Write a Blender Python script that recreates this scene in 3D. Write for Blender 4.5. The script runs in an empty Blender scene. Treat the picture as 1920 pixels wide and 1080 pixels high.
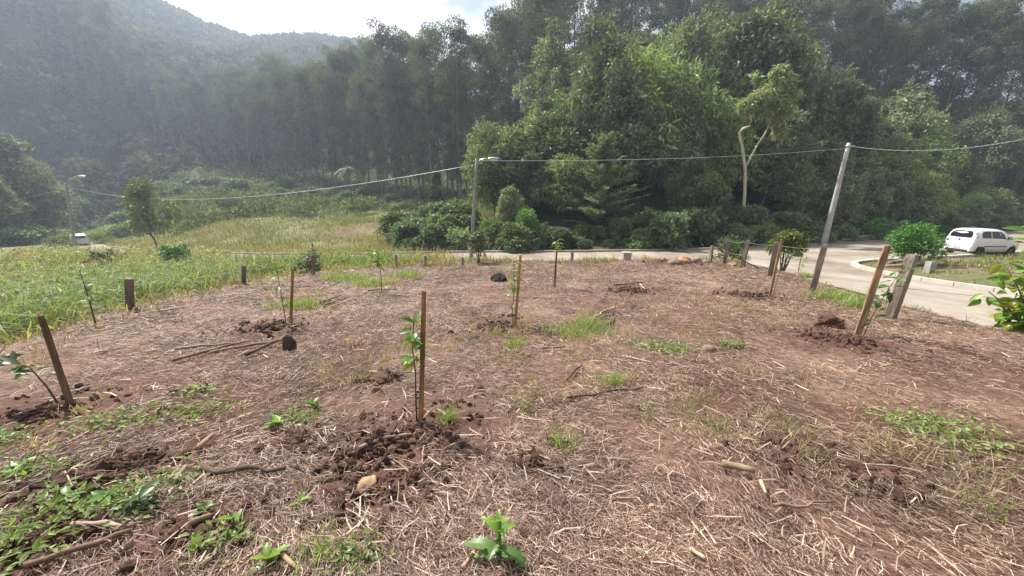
import bpy, math, random
import numpy as np
from mathutils import Vector, Matrix

# ------------------------------------------------------------------ camera, sky, sun, exposure
scene = bpy.context.scene
col = scene.collection
CZ = 4.0                                    # camera height above the datum (metres)
PITCH, ROLL, FPX = math.radians(14.5), math.radians(0.6), 700.0
cam_d = bpy.data.cameras.new('camera')
cam_d.sensor_width = 36.0
cam_d.lens = FPX / 1920.0 * 36.0
cam_d.clip_start, cam_d.clip_end = 0.05, 3000.0
cam = bpy.data.objects.new('camera', cam_d)
col.objects.link(cam)
MC = Matrix.Rotation(math.pi / 2 - PITCH, 4, 'X') @ Matrix.Rotation(ROLL, 4, 'Z')
cam.matrix_world = Matrix.Translation((0, 0, CZ)) @ MC
scene.camera = cam

SUN_AZ, SUN_EL = math.radians(-46.0), math.radians(50.0)
sdir = Vector((math.sin(SUN_AZ) * math.cos(SUN_EL), math.cos(SUN_AZ) * math.cos(SUN_EL), math.sin(SUN_EL)))
sun_d = bpy.data.lights.new('sun', 'SUN')
sun_d.energy = 5.0
sun_d.angle = math.radians(0.53)
sun_d.color = (1.0, 0.95, 0.87)
sun = bpy.data.objects.new('sun', sun_d)
sun.rotation_euler = sdir.to_track_quat('Z', 'Y').to_euler()
sun.location = (0, 0, 60)
col.objects.link(sun)

world = bpy.data.worlds.new('World')
scene.world = world
world.use_nodes = True
wn, wl = world.node_tree.nodes, world.node_tree.links
wn.clear()
w_out = wn.new('ShaderNodeOutputWorld')
sky = wn.new('ShaderNodeTexSky')
sky.sky_type = 'NISHITA'
sky.sun_disc = False
sky.sun_elevation = SUN_EL
sky.sun_rotation = SUN_AZ
sky.air_density, sky.dust_density, sky.ozone_density = 1.0, 3.0, 1.0
bg_sky = wn.new('ShaderNodeBackground'); bg_sky.inputs[1].default_value = 0.06
bg_cloud = wn.new('ShaderNodeBackground')
bg_cloud.inputs[0].default_value = (0.96, 0.98, 1.0, 1); bg_cloud.inputs[1].default_value = 0.36
geo = wn.new('ShaderNodeTexCoord')
mp = wn.new('ShaderNodeMapping'); mp.inputs['Scale'].default_value = (1.6, 1.6, 3.2)
mp.inputs['Location'].default_value = (0.35, 0.1, 0.0)
nz = wn.new('ShaderNodeTexNoise'); nz.inputs['Scale'].default_value = 1.9
nz.inputs['Detail'].default_value = 7; nz.inputs['Roughness'].default_value = 0.55
cr = wn.new('ShaderNodeValToRGB')
cr.color_ramp.elements[0].position = 0.36; cr.color_ramp.elements[1].position = 0.52
mixw = wn.new('ShaderNodeMixShader')
wl.new(geo.outputs['Generated'], mp.inputs[0]); wl.new(mp.outputs[0], nz.inputs['Vector'])
wl.new(nz.outputs[0], cr.inputs[0]); wl.new(cr.outputs[0], mixw.inputs[0])
wl.new(sky.outputs[0], bg_sky.inputs[0])
wl.new(bg_sky.outputs[0], mixw.inputs[1]); wl.new(bg_cloud.outputs[0], mixw.inputs[2])
# thin cloud brightens towards the sun
vd = wn.new('ShaderNodeVectorMath'); vd.operation = 'DOT_PRODUCT'; vd.inputs[1].default_value = tuple(sdir)
cl = wn.new('ShaderNodeMath'); cl.operation = 'MAXIMUM'; cl.inputs[1].default_value = 0.0
pw = wn.new('ShaderNodeMath'); pw.operation = 'POWER'; pw.inputs[1].default_value = 3.5
ml = wn.new('ShaderNodeMath'); ml.operation = 'MULTIPLY_ADD'; ml.inputs[1].default_value = 1.15; ml.inputs[2].default_value = 0.34
wl.new(geo.outputs['Generated'], vd.inputs[0]); wl.new(vd.outputs['Value'], cl.inputs[0]); wl.new(cl.outputs[0], pw.inputs[0])
wl.new(pw.outputs[0], ml.inputs[0]); wl.new(ml.outputs[0], bg_cloud.inputs[1])
wl.new(mixw.outputs[0], w_out.inputs[0])

scene.view_settings.view_transform = 'Standard'
scene.view_settings.look = 'None'
scene.view_settings.exposure = 0.88
scene.view_settings.gamma = 1.0
scene.view_settings.use_curve_mapping = False
cy = scene.cycles
cy.use_denoising = True
cy.max_bounces = 6; cy.diffuse_bounces = 3; cy.glossy_bounces = 2; cy.transmission_bounces = 4
cy.volume_bounces = 1; cy.transparent_max_bounces = 8
cy.caustics_reflective = False; cy.caustics_refractive = False
cy.sample_clamp_indirect = 4.0

# ------------------------------------------------------------------ numeric helpers
rng = np.random.default_rng(7)
random.seed(7)
_M3 = np.array(MC.to_3x3())

def ray(px, py):
    return _M3 @ np.array([(px - 960) / FPX, (540 - py) / FPX, -1.0])

_T = np.random.default_rng(99).random((256, 256))

def vnoise(x, y, k=0):
    x = np.asarray(x, float) + 17.3 * k; y = np.asarray(y, float) + 41.7 * k
    xi = np.floor(x).astype(int); yi = np.floor(y).astype(int)
    fx = x - xi; fy = y - yi
    fx = fx * fx * (3 - 2 * fx); fy = fy * fy * (3 - 2 * fy)
    a = _T[xi & 255, yi & 255]; b = _T[(xi + 1) & 255, yi & 255]
    c = _T[xi & 255, (yi + 1) & 255]; d = _T[(xi + 1) & 255, (yi + 1) & 255]
    return (a * (1 - fx) + b * fx) * (1 - fy) + (c * (1 - fx) + d * fx) * fy

def fbm(x, y, k=0, octv=4):
    s = 0.0; a = 0.5; f = 1.0
    for i in range(octv):
        s = s + a * vnoise(np.asarray(x) * f, np.asarray(y) * f, k + i); a *= 0.5; f *= 2.03
    return s / (1 - 0.5 ** octv)

def sstep(a, b, x):
    t = np.clip((np.asarray(x, float) - a) / (b - a), 0, 1)
    return t * t * (3 - 2 * t)

def poly_sd(x, y, P):
    """signed distance to a polygon, positive inside"""
    X = np.asarray(x, float).ravel(); Y = np.asarray(y, float).ravel()
    A = np.asarray(P); near = (X > A[:, 0].min() - 8) & (X < A[:, 0].max() + 8) & (Y > A[:, 1].min() - 8) & (Y < A[:, 1].max() + 8)
    out = np.full(X.shape, -8.0)
    if near.any(): out[near] = _poly_sd(X[near], Y[near], P)
    return out

def _poly_sd(x, y, P):
    d = np.full(x.shape, 1e9); ins = np.zeros(x.shape, bool)
    n = len(P)
    for i in range(n):
        ax, ay = P[i]; bx, by = P[(i + 1) % n]
        ex, ey = bx - ax, by - ay
        t = np.clip(((x - ax) * ex + (y - ay) * ey) / (ex * ex + ey * ey), 0, 1)
        d = np.minimum(d, np.hypot(x - ax - t * ex, y - ay - t * ey))
        cond = ((ay > y) != (by > y)) & (x < (bx - ax) * (y - ay) / ((by - ay) if by != ay else 1e-9) + ax)
        ins ^= cond
    return np.where(ins, d, -d)

def smooth_line(P, k=3):
    """Catmull-Rom through the points"""
    P = [np.array(p, float) for p in P]
    Q = [2 * P[0] - P[1]] + P + [2 * P[-1] - P[-2]]
    out = []
    for i in range(1, len(Q) - 2):
        for j in range(k):
            t = j / k
            out.append(0.5 * (2 * Q[i] + (Q[i + 1] - Q[i - 1]) * t + (2 * Q[i - 1] - 5 * Q[i] + 4 * Q[i + 1] - Q[i + 2]) * t * t
                              + (3 * Q[i] - Q[i - 1] - 3 * Q[i + 1] + Q[i + 2]) * t ** 3))
    out.append(P[-1])
    return [tuple(p) for p in out]

# ------------------------------------------------------------------ plan of the place
LOT = [(8.6, -6), (7.6, 2.0), (7.35, 5.5), (8.2, 8.6), (9.2, 11.5), (9.9, 14.9), (9.3, 16.9), (5.5, 16.4), (2.5, 16.1), (-3.5, 15.0),
       (-4.9, 14.0), (-6.6, 11.5), (-7.4, 9.3), (-7.1, 6.2), (-6.4, 4.0), (-6.0, 1.5), (-6.6, -6)]
NEAR_EDGE = smooth_line([(8.9, -14), (9.0, -4), (9.2, 3), (9.9, 6.8), (10.6, 9.6), (11.0, 12.6), (10.5, 16.0), (8.0, 18.0), (3.0, 18.3), (-2.5, 18.3),
                         (-9.0, 19.3), (-18, 21.6), (-36, 30.5), (-54, 44), (-90, 76)])
FAR_EDGE = smooth_line([(-94, 82), (-56, 50.5), (-37.5, 36), (-18.5, 26.6), (-9, 24.3), (-2, 24.6), (8.5, 24.9), (22, 28.3), (41, 37), (70, 52)])
ISLAND = smooth_line([(70, 40), (44, 27.5), (33, 23.6), (24, 20.6), (18.8, 19.3), (16.4, 17.9), (15.3, 15.6), (15.0, 13.2), (15.2, 10.8), (15.4, 6), (15.3, -4), (15.2, -14)])
ROAD = NEAR_EDGE + FAR_EDGE + ISLAND
FAR_X = np.array([p[0] for p in FAR_EDGE]); FAR_Y = np.array([p[1] for p in FAR_EDGE])

def road_z(x, y):
    return CZ - 2.45 + 0.015 * np.asarray(x) - 0.06 * np.asarray(y) + 0.022 * np.minimum(np.asarray(x) + 6, 0)

def lot_z(x, y):
    return CZ - 1.35 - 0.115 * y + 0.00118 * y * y + 0.006 * x

SOIL = []          # (x, y, radius, strength) freshly dug soil; filled below by pixel position

def far_t(x, y):
    return np.asarray(y) - np.interp(x, FAR_X, FAR_Y)

AZT = np.radians([-75, -58, -49.6, -44, -40.4, -36.9, -32, -26.5, -19.3, -10, 0, 12, 40, 75])
ELT = np.tan(np.radians([11, 15, 16.2, 15.2, 13.8, 13.1, 13.3, 13.6, 13.4, 8.5, 6.5, 5, 4, 3]))

def base_z(x, y):
    x = np.asarray(x, float); y = np.asarray(y, float)
    r = np.hypot(x, y); az = np.arctan2(x, np.maximum(y, 1e-3))
    R = road_z(x, np.minimum(y, 60)) + 0.0
    t = far_t(x, y)
    # meadow and valley floor
    mz = CZ + np.interp(r, [0, 26, 40, 60, 85, 110, 150, 200], [-4.2, -4.5, -4.6, -3.3, -0.6, 3.0, 9, 18])
    mz = mz - 0.055 * np.clip(-x - 18, 0, 70) * (1 - sstep(95, 150, r))
    hill_w = sstep(-16, 9, x - 0.12 * (y - 25))
    th = np.clip(t - 1.2, 0, 90)
    hz = R + 0.46 * th - 0.0022 * np.clip(th - 29, 0, 61) ** 2
    bz = mz * (1 - hill_w) + hz * hill_w
    tw = sstep(0, 1, (t - 0.3) / (6.7 + 0.35 * np.clip(-x - 15, 0, 80)))
    b = R * (1 - tw) + bz * tw
    b = b + sstep(1, 10, t) * (fbm(x / 9, y / 9, 3) - 0.5) * 1.6
    # the island between the two branches of the road
    isl = poly_sd(x, y, ISLAND + [(80, -14), (80, 40)])
    b = b + sstep(0.1, 3.5, isl) * (0.05 + 0.4 * fbm(x / 2.5, y / 2.5, 9)) * (1 - 0.7 * sstep(17, 20, y))
    # mountains
    ridge = np.interp(az, AZT, ELT) * 350 * (0.95 + 0.10 * fbm(az * 9, r / 260, 21))
    prof = sstep(120, 360, r) ** 0.9
    spur = np.exp(-((az + 0.98) / 0.20) ** 2) * sstep(150, 260, r) * 8
    mtn = prof * ridge + spur + sstep(140, 260, r) * (fbm(x / 70, y / 70, 31) - 0.5) * 22
    b = b + mtn * sstep(130, 210, r) * (1 - 0.75 * sstep(-6, 30, x))
    return b

def relief(x, y):
    r = np.hypot(x, y)
    a = 0.05 * np.exp(-r / 14.0)
    n = (fbm(x * 1.3, y * 1.3, 5) - 0.5) * 1.5 + (fbm(x * 7, y * 7, 8, 3) - 0.5) * (0.9)
    return a * n + 0.10 * (fbm(x / 1.9, y / 1.9, 12) - 0.5)

def ground_z(x, y):
    x = np.asarray(x, float); y = np.asarray(y, float)
    sd = poly_sd(x, y, LOT)
    rd = poly_sd(x, y, ROAD)
    w = sstep(-1.3, 0.5, sd)
    b = base_z(x, y)
    # rough verge between lot, grass and road
    rough = sstep(0.15, 1.2, -rd)
    z = b * (1 - w) + lot_z(x, y) * w
    z = z + relief(x, y) * rough
    for sx, sy, sr, ss in SOIL:
        k = (np.abs(x - sx) < 2.4 * sr) & (np.abs(y - sy) < 2.4 * sr)
        if k.any():
            d = np.hypot(x[k] - sx, y[k] - sy) / sr
            z[k] += ss * np.exp(-d * d * 1.4) * (0.015 + 0.085 * (fbm(x[k] * 5, y[k] * 5, 14) - 0.45))
    z = np.where(rd > -0.12, road_z(x, y) - np.where(x < -4, 0.12, 0.06), z)
    return z

def gz(x, y):
    return float(ground_z(np.array([x]), np.array([y]))[0])

def hit(px, py, tmax=160.0):
    """where the line of sight through a photograph pixel meets the ground"""
    d = ray(px, py)
    ts = np.concatenate([np.arange(0.8, 8, 0.08), np.arange(8, 30, 0.2), np.arange(30, tmax, 0.8)])
    for _ in range(2):
        X, Y, Z = d[0] * ts, d[1] * ts, CZ + d[2] * ts
        g = ground_z(X, Y)
        k = max(1, int(np.argmax(Z < g))) if (Z < g).any() else len(ts) - 1
        if _ == 0: ts = np.linspace(ts[k - 1], ts[k], 25)
    return Vector((X[k], Y[k], g[k]))

def on_ray_at_y(px, py, y):
    d = ray(px, py); t = y / d[1]
    return Vector((d[0] * t, y, CZ + d[2] * t))

for px, py, rad, s in [(780, 825, 0.70, 1.0), (690, 850, 0.40, 0.9), (720, 920, 0.42, 0.9), (1000, 870, 0.18, .6), (560, 830, .2, .6), (240, 880, .22, .7), (500, 615, 0.6, 0.9), (935, 612, 0.6, 0.8), (1405, 555, 0.8, 0.7),
                       (1590, 640, 0.65, 0.8), (90, 775, 0.55, 0.9), (712, 710, 0.22, 0.8), (360, 1000, 0.28, 0.9), (90, 1010, 0.3, 0.9),
                       (1480, 850, 0.30, 0.5), (1180, 545, 0.6, 0.6), (1640, 900, 0.25, 0.4), (120, 915, 0.3, 0.8), (1260, 492, 1.0, 0.6)]:
    p = hit(px, py); SOIL.append((p.x, p.y, rad, s))

# ------------------------------------------------------------------ mesh helpers
def mk(name, V, Q=None, T=None, mat=None, C=None, parent=None, smooth=False, link=True):
    V = np.asarray(V, np.float32)
    me = bpy.data.meshes.new(name)
    me.vertices.add(len(V)); me.vertices.foreach_set('co', V.ravel())
    Q = np.zeros((0, 4), np.int32) if Q is None else np.asarray(Q, np.int32).reshape(-1, 4)
    T = np.zeros((0, 3), np.int32) if T is None else np.asarray(T, np.int32).reshape(-1, 3)
    nl = Q.size + T.size
    me.loops.add(nl)
    me.loops.foreach_set('vertex_index', np.concatenate([Q.ravel(), T.ravel()]))
    me.polygons.add(len(Q) + len(T))
    st = np.concatenate([np.arange(len(Q)) * 4, len(Q) * 4 + np.arange(len(T)) * 3]).astype(np.int32)
    me.polygons.foreach_set('loop_start', st)
    me.polygons.foreach_set('use_smooth', np.full(len(st), smooth))
    me.update(calc_edges=True)
    if C is not None:
        C = np.asarray(C, np.float32)
        ca = me.color_attributes.new('Col', 'FLOAT_COLOR', 'POINT')
        ca.data.foreach_set('color', np.concatenate([C, np.ones((len(C), 1), np.float32)], 1).ravel())
    if mat is not None:
        me.materials.append(mat)
    o = bpy.data.objects.new(name, me)
    if link:
        col.objects.link(o)
    if parent is not None:
        o.parent = parent
    return o

class MB:
    """collects shapes for one mesh"""
    def __init__(s): s.v = []; s.q = []; s.t = []; s.c = []; s.n = 0
    def add(s, V, Q=None, T=None, C=None):
        V = np.asarray(V, float)
        if Q is not None and len(Q): s.q.append(np.asarray(Q, int) + s.n)
        if T is not None and len(T): s.t.append(np.asarray(T, int) + s.n)
        s.v.append(V)
        s.c.append(np.ones((len(V), 3)) * 0.5 if C is None else (np.ones((len(V), 1)) * np.asarray(C) if np.ndim(C) == 1 else np.asarray(C)))
        s.n += len(V)
    def build(s, name, mat, parent=None, smooth=False):
        return mk(name, np.concatenate(s.v), np.concatenate(s.q) if s.q else None, np.concatenate(s.t) if s.t else None, mat,
                  np.concatenate(s.c), parent, smooth)

def norm(a):
    return a / np.maximum(np.linalg.norm(a, axis=-1, keepdims=True), 1e-9)

def tube(mb, pts, rad, seg=6, C=None, cap=True, jit=0.0):
    P = np.array([list(p) for p in pts], float); n = len(P)
    rad = np.broadcast_to(np.asarray(rad, float), (n,))
    T = norm(np.gradient(P, axis=0)); up = np.array([0.31, 0.17, 0.94])
    if abs(np.dot(T.mean(0), up)) > 0.93: up = np.array([0.9, 0.3, 0.1])
    A = norm(np.cross(T, up)); B = np.cross(T, A)
    ang = np.arange(seg) * 2 * math.pi / seg
    V = P[:, None] + rad[:, None, None] * (A[:, None] * np.cos(ang)[None, :, None] + B[:, None] * np.sin(ang)[None, :, None])
    if jit: V = V + rng.normal(0, jit, V.shape)
    V = V.reshape(-1, 3); Q = []
    for i in range(n - 1):
        for j in range(seg):
            k = (j + 1) % seg
            Q.append((i * seg + j, i * seg + k, (i + 1) * seg + k, (i + 1) * seg + j))
    Tt = []
    if cap:
        V = np.concatenate([V, P[:1], P[-1:]]); a, b = n * seg, n * seg + 1
        for j in range(seg):
            k = (j + 1) % seg
            Tt += [(a, k, j), (b, (n - 1) * seg + j, (n - 1) * seg + k)]
    mb.add(V, Q, Tt, C)

def box(mb, c, s, R=None, C=None):
    c = np.array(c, float); h = np.array(s, float) / 2
    V = np.array([(x, y, z) for x in (-1, 1) for y in (-1, 1) for z in (-1, 1)], float) * h
    if R is not None: V = V @ np.array(R).T
    mb.add(V + c, [(0, 1, 3, 2), (4, 6, 7, 5), (0, 4, 5, 1), (2, 3, 7, 6), (0, 2, 6, 4), (1, 5, 7, 3)], None, C)

_t = (1 + 5 ** .5) / 2
ICO_V = norm(np.array([(-1, _t, 0), (1, _t, 0), (-1, -_t, 0), (1, -_t, 0), (0, -1, _t), (0, 1, _t), (0, -1, -_t), (0, 1, -_t), (_t, 0, -1), (_t, 0, 1), (-_t, 0, -1), (-_t, 0, 1)], float))
ICO_T = np.array([(0, 11, 5), (0, 5, 1), (0, 1, 7), (0, 7, 10), (0, 10, 11), (1, 5, 9), (5, 11, 4), (11, 10, 2), (10, 7, 6), (7, 1, 8), (3, 9, 4), (3, 4, 2), (3, 2, 6), (3, 6, 8), (3, 8, 9), (4, 9, 5), (2, 4, 11), (6, 2, 10), (8, 6, 7), (9, 8, 1)])

def ico_sub(k):
    V = [tuple(v) for v in ICO_V]; T = [tuple(t) for t in ICO_T]
    for _ in range(k):
        mid = {}; nt = []
        def m(a, b):
            key = (min(a, b), max(a, b))
            if key not in mid:
                p = np.array(V[a]) + np.array(V[b]); V.append(tuple(p / np.linalg.norm(p))); mid[key] = len(V) - 1
            return mid[key]
        for a, b, c in T:
            ab, bc, ca = m(a, b), m(b, c), m(c, a)
            nt += [(a, ab, ca), (b, bc, ab), (c, ca, bc), (ab, bc, ca)]
        T = nt
    return np.array(V), np.array(T)

ICO2 = ico_sub(2); ICO4 = ico_sub(3)

def tag(o, label=None, cat=None, group=None, kind=None):
    if label: o['label'] = label
    if cat: o['category'] = cat
    if group: o['group'] = group
    if kind: o['kind'] = kind
    return o

def empty(name, loc, rz=0.0):
    o = bpy.data.objects.new(name, None); o.empty_display_size = 0.2
    o.location = loc; o.rotation_euler = (0, 0, rz); col.objects.link(o)
    return o

def copy_tree(root, loc, rz, sc=1.0, tilt=(0.0, 0.0)):
    r = root.copy(); col.objects.link(r)
    r.location = loc; r.rotation_euler = (tilt[0], tilt[1], rz); r.scale = (sc, sc, sc) if np.isscalar(sc) else sc
    for ch in root.children:
        c = ch.copy(); col.objects.link(c); c.parent = r
        for g in ch.children:
            d = g.copy(); col.objects.link(d); d.parent = c
    return r

# ------------------------------------------------------------------ materials
def new_mat(name):
    m = bpy.data.materials.new(name); m.use_nodes = True
    nt = m.node_tree; nt.nodes.clear()
    out = nt.nodes.new('ShaderNodeOutputMaterial')
    return m, nt.nodes, nt.links, out

def leaf_mat(name, trans=0.35, rough=0.5, spec=0.35, var=0.25, hue=0.02):
    m, N, L, out = new_mat(name)
    at = N.new('ShaderNodeAttribute'); at.attribute_name = 'Col'
    oi = N.new('ShaderNodeObjectInfo')
    mr = N.new('ShaderNodeMapRange'); mr.inputs[3].default_value = 1 - var; mr.inputs[4].default_value = 1 + var
    mh = N.new('ShaderNodeMapRange'); mh.inputs[3].default_value = 0.5 - hue; mh.inputs[4].default_value = 0.5 + hue
    wv = N.new('ShaderNodeMath'); wv.operation = 'FRACT'
    mu = N.new('ShaderNodeMath'); mu.operation = 'MULTIPLY'; mu.inputs[1].default_value = 7.31
    hs = N.new('ShaderNodeHueSaturation')
    L.new(oi.outputs['Random'], mr.inputs[0]); L.new(oi.outputs['Random'], mu.inputs[0]); L.new(mu.outputs[0], wv.inputs[0]); L.new(wv.outputs[0], mh.inputs[0])
    L.new(at.outputs['Color'], hs.inputs['Color']); L.new(mr.outputs[0], hs.inputs['Value']); L.new(mh.outputs[0], hs.inputs['Hue'])
    p = N.new('ShaderNodeBsdfPrincipled'); p.inputs['Roughness'].default_value = rough
    p.inputs['Specular IOR Level'].default_value = spec
    t = N.new('ShaderNodeBsdfTranslucent')
    g = N.new('ShaderNodeMix'); g.data_type = 'RGBA'; g.blend_type = 'MULTIPLY'; g.inputs[0].default_value = 1.0
    g.inputs[7].default_value = (1.35, 1.45, 0.7, 1)
    L.new(hs.outputs[0], p.inputs['Base Color']); L.new(hs.outputs[0], g.inputs[6]); L.new(g.outputs[2], t.inputs['Color'])
    mx = N.new('ShaderNodeMixShader'); mx.inputs[0].default_value = trans
    L.new(p.outputs[0], mx.inputs[1]); L.new(t.outputs[0], mx.inputs[2]); L.new(mx.outputs[0], out.inputs[0])
    return m

def col_mat(name, rough=0.9, spec=0.2, nscale=40.0, bump=0.3, amount=0.35, tint=None, stretch=None, tint2=None):
    """vertex colour broken up by two noises, with fine relief"""
    m, N, L, out = new_mat(name)
    p = N.new('ShaderNodeBsdfPrincipled'); p.inputs['Roughness'].default_value = rough; p.inputs['Specular IOR Level'].default_value = spec
    if tint is None:
        at = N.new('ShaderNodeAttribute'); at.attribute_name = 'Col'; src = at.outputs['Color']
    else:
        rgb = N.new('ShaderNodeRGB'); rgb.outputs[0].default_value = (*tint, 1); src = rgb.outputs[0]
    tc = N.new('ShaderNodeTexCoord')
    n1 = N.new('ShaderNodeTexNoise'); n1.inputs['Scale'].default_value = nscale; n1.inputs['Detail'].default_value = 8; n1.inputs['Roughness'].default_value = 0.65
    n2 = N.new('ShaderNodeTexNoise'); n2.inputs['Scale'].default_value = nscale * 0.13; n2.inputs['Detail'].default_value = 4
    vec = tc.outputs['Object']
    if stretch is not None:
        mpp = N.new('ShaderNodeMapping'); mpp.inputs['Scale'].default_value = stretch; L.new(vec, mpp.inputs[0]); vec = mpp.outputs[0]
    L.new(vec, n1.inputs['Vector']); L.new(vec, n2.inputs['Vector'])
    if tint2 is not None:
        n3 = N.new('ShaderNodeTexNoise'); n3.inputs['Scale'].default_value = 0.35; n3.inputs['Detail'].default_value = 6; n3.inputs['Roughness'].default_value = 0.6
        L.new(tc.outputs['Object'], n3.inputs['Vector'])
        r3 = N.new('ShaderNodeMapRange'); r3.inputs[1].default_value = 0.42; r3.inputs[2].default_value = 0.62; L.new(n3.outputs[0], r3.inputs[0])
        m3 = N.new('ShaderNodeMix'); m3.data_type = 'RGBA'; L.new(r3.outputs[0], m3.inputs[0]); L.new(src, m3.inputs[6]); m3.inputs[7].default_value = (*tint2, 1); src = m3.outputs[2]
    ad = N.new('ShaderNodeMath'); ad.operation = 'ADD'; L.new(n1.outputs[0], ad.inputs[0]); L.new(n2.outputs[0], ad.inputs[1])
    mr = N.new('ShaderNodeMapRange'); mr.inputs[1].default_value = 0.7; mr.inputs[2].default_value = 1.3
    mr.inputs[3].default_value = 1 - amount; mr.inputs[4].default_value = 1 + amount
    L.new(ad.outputs[0], mr.inputs[0])
    mx = N.new('ShaderNodeMix'); mx.data_type = 'RGBA'; mx.blend_type = 'MULTIPLY'; mx.inputs[0].default_value = 1
    L.new(src, mx.inputs[6]); L.new(mr.outputs[0], mx.inputs[7])
    L.new(mx.outputs[2], p.inputs['Base Color'])
    bp = N.new('ShaderNodeBump'); bp.inputs['Strength'].default_value = bump; bp.inputs['Distance'].default_value = 0.03
    L.new(n1.outputs[0], bp.inputs['Height']); L.new(bp.outputs[0], p.inputs['Normal'])
    L.new(p.outputs[0], out.inputs[0])
    return m

def plain_mat(name, c, rough=0.5, metal=0.0, spec=0.5, coat=0.0):
    m, N, L, out = new_mat(name)
    p = N.new('ShaderNodeBsdfPrincipled'); p.inputs['Base Color'].default_value = (*c, 1)
    p.inputs['Roughness'].default_value = rough; p.inputs['Metallic'].default_value = metal; p.inputs['Specular IOR Level'].default_value = spec
    p.inputs['Coat Weight'].default_value = coat
    n = N.new('ShaderNodeTexNoise'); n.inputs['Scale'].default_value = 14; n.inputs['Detail'].default_value = 5
    mr = N.new('ShaderNodeMapRange'); mr.inputs[3].default_value = max(rough - 0.1, 0.02); mr.inputs[4].default_value = min(rough + 0.12, 1)
    L.new(n.outputs[0], mr.inputs[0]); L.new(mr.outputs[0], p.inputs['Roughness'])
    L.new(p.outputs[0], out.inputs[0])
    return m

M_ground = col_mat('ground', nscale=22, bump=0.6, amount=0.45)
M_leaf = leaf_mat('leaves', trans=0.27, rough=0.5, spec=0.35, var=0.30, hue=0.02)
M_leaf_far = leaf_mat('leaves_far', trans=0.22, rough=0.7, spec=0.12, var=0.22)
M_straw = leaf_mat('straw', trans=0.12, rough=0.55, spec=0.35, var=0.0, hue=0.0)
M_grass = leaf_mat('grass_blades', trans=0.4, rough=0.45, spec=0.4, var=0.0, hue=0.0)
M_bark = col_mat('bark', nscale=9, bump=0.5, amount=0.4)
M_wood = col_mat('weathered_wood', nscale=38, bump=0.6, amount=0.5, stretch=(1.6, 1.6, 0.12))
M_stone = col_mat('stone', nscale=12, bump=0.6, amount=0.4)
M_soil = col_mat('dug_soil', nscale=60, bump=0.8, amount=0.5)
M_conc = col_mat('concrete', nscale=10, bump=0.15, amount=0.18, rough=0.8)
M_road = col_mat('road_surface', nscale=5.0, bump=0.15, amount=0.28, tint=(0.30, 0.262, 0.215), tint2=(0.225, 0.18, 0.135), stretch=(1.0, 0.35, 1.0))
M_wire = plain_mat('wire', (0.38, 0.38, 0.35), 0.5, 0.3)
M_cable = plain_mat('cable', (0.5, 0.52, 0.52), 0.45, 0.2)
M_steel = plain_mat('galvanised_steel', (0.42, 0.44, 0.45), 0.35, 0.7)
M_lamp = plain_mat('lamp_cover', (0.8, 0.82, 0.82), 0.2)
M_paint = plain_mat('white_paint', (0.80, 0.80, 0.80), 0.3, coat=0.6)
M_glass = plain_mat('car_glass', (0.015, 0.017, 0.02), 0.08, spec=0.8)
M_rubber = plain_mat('rubber', (0.02, 0.02, 0.02), 0.75)
M_plast = plain_mat('dark_plastic', (0.035, 0.035, 0.037), 0.6)
M_rim = plain_mat('wheel_rim', (0.09, 0.09, 0.09), 0.4, 0.5)
M_tail = plain_mat('tail_light', (0.42, 0.34, 0.34), 0.15)
M_plate = plain_mat('plate', (0.5, 0.5, 0.5), 0.4)

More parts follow.
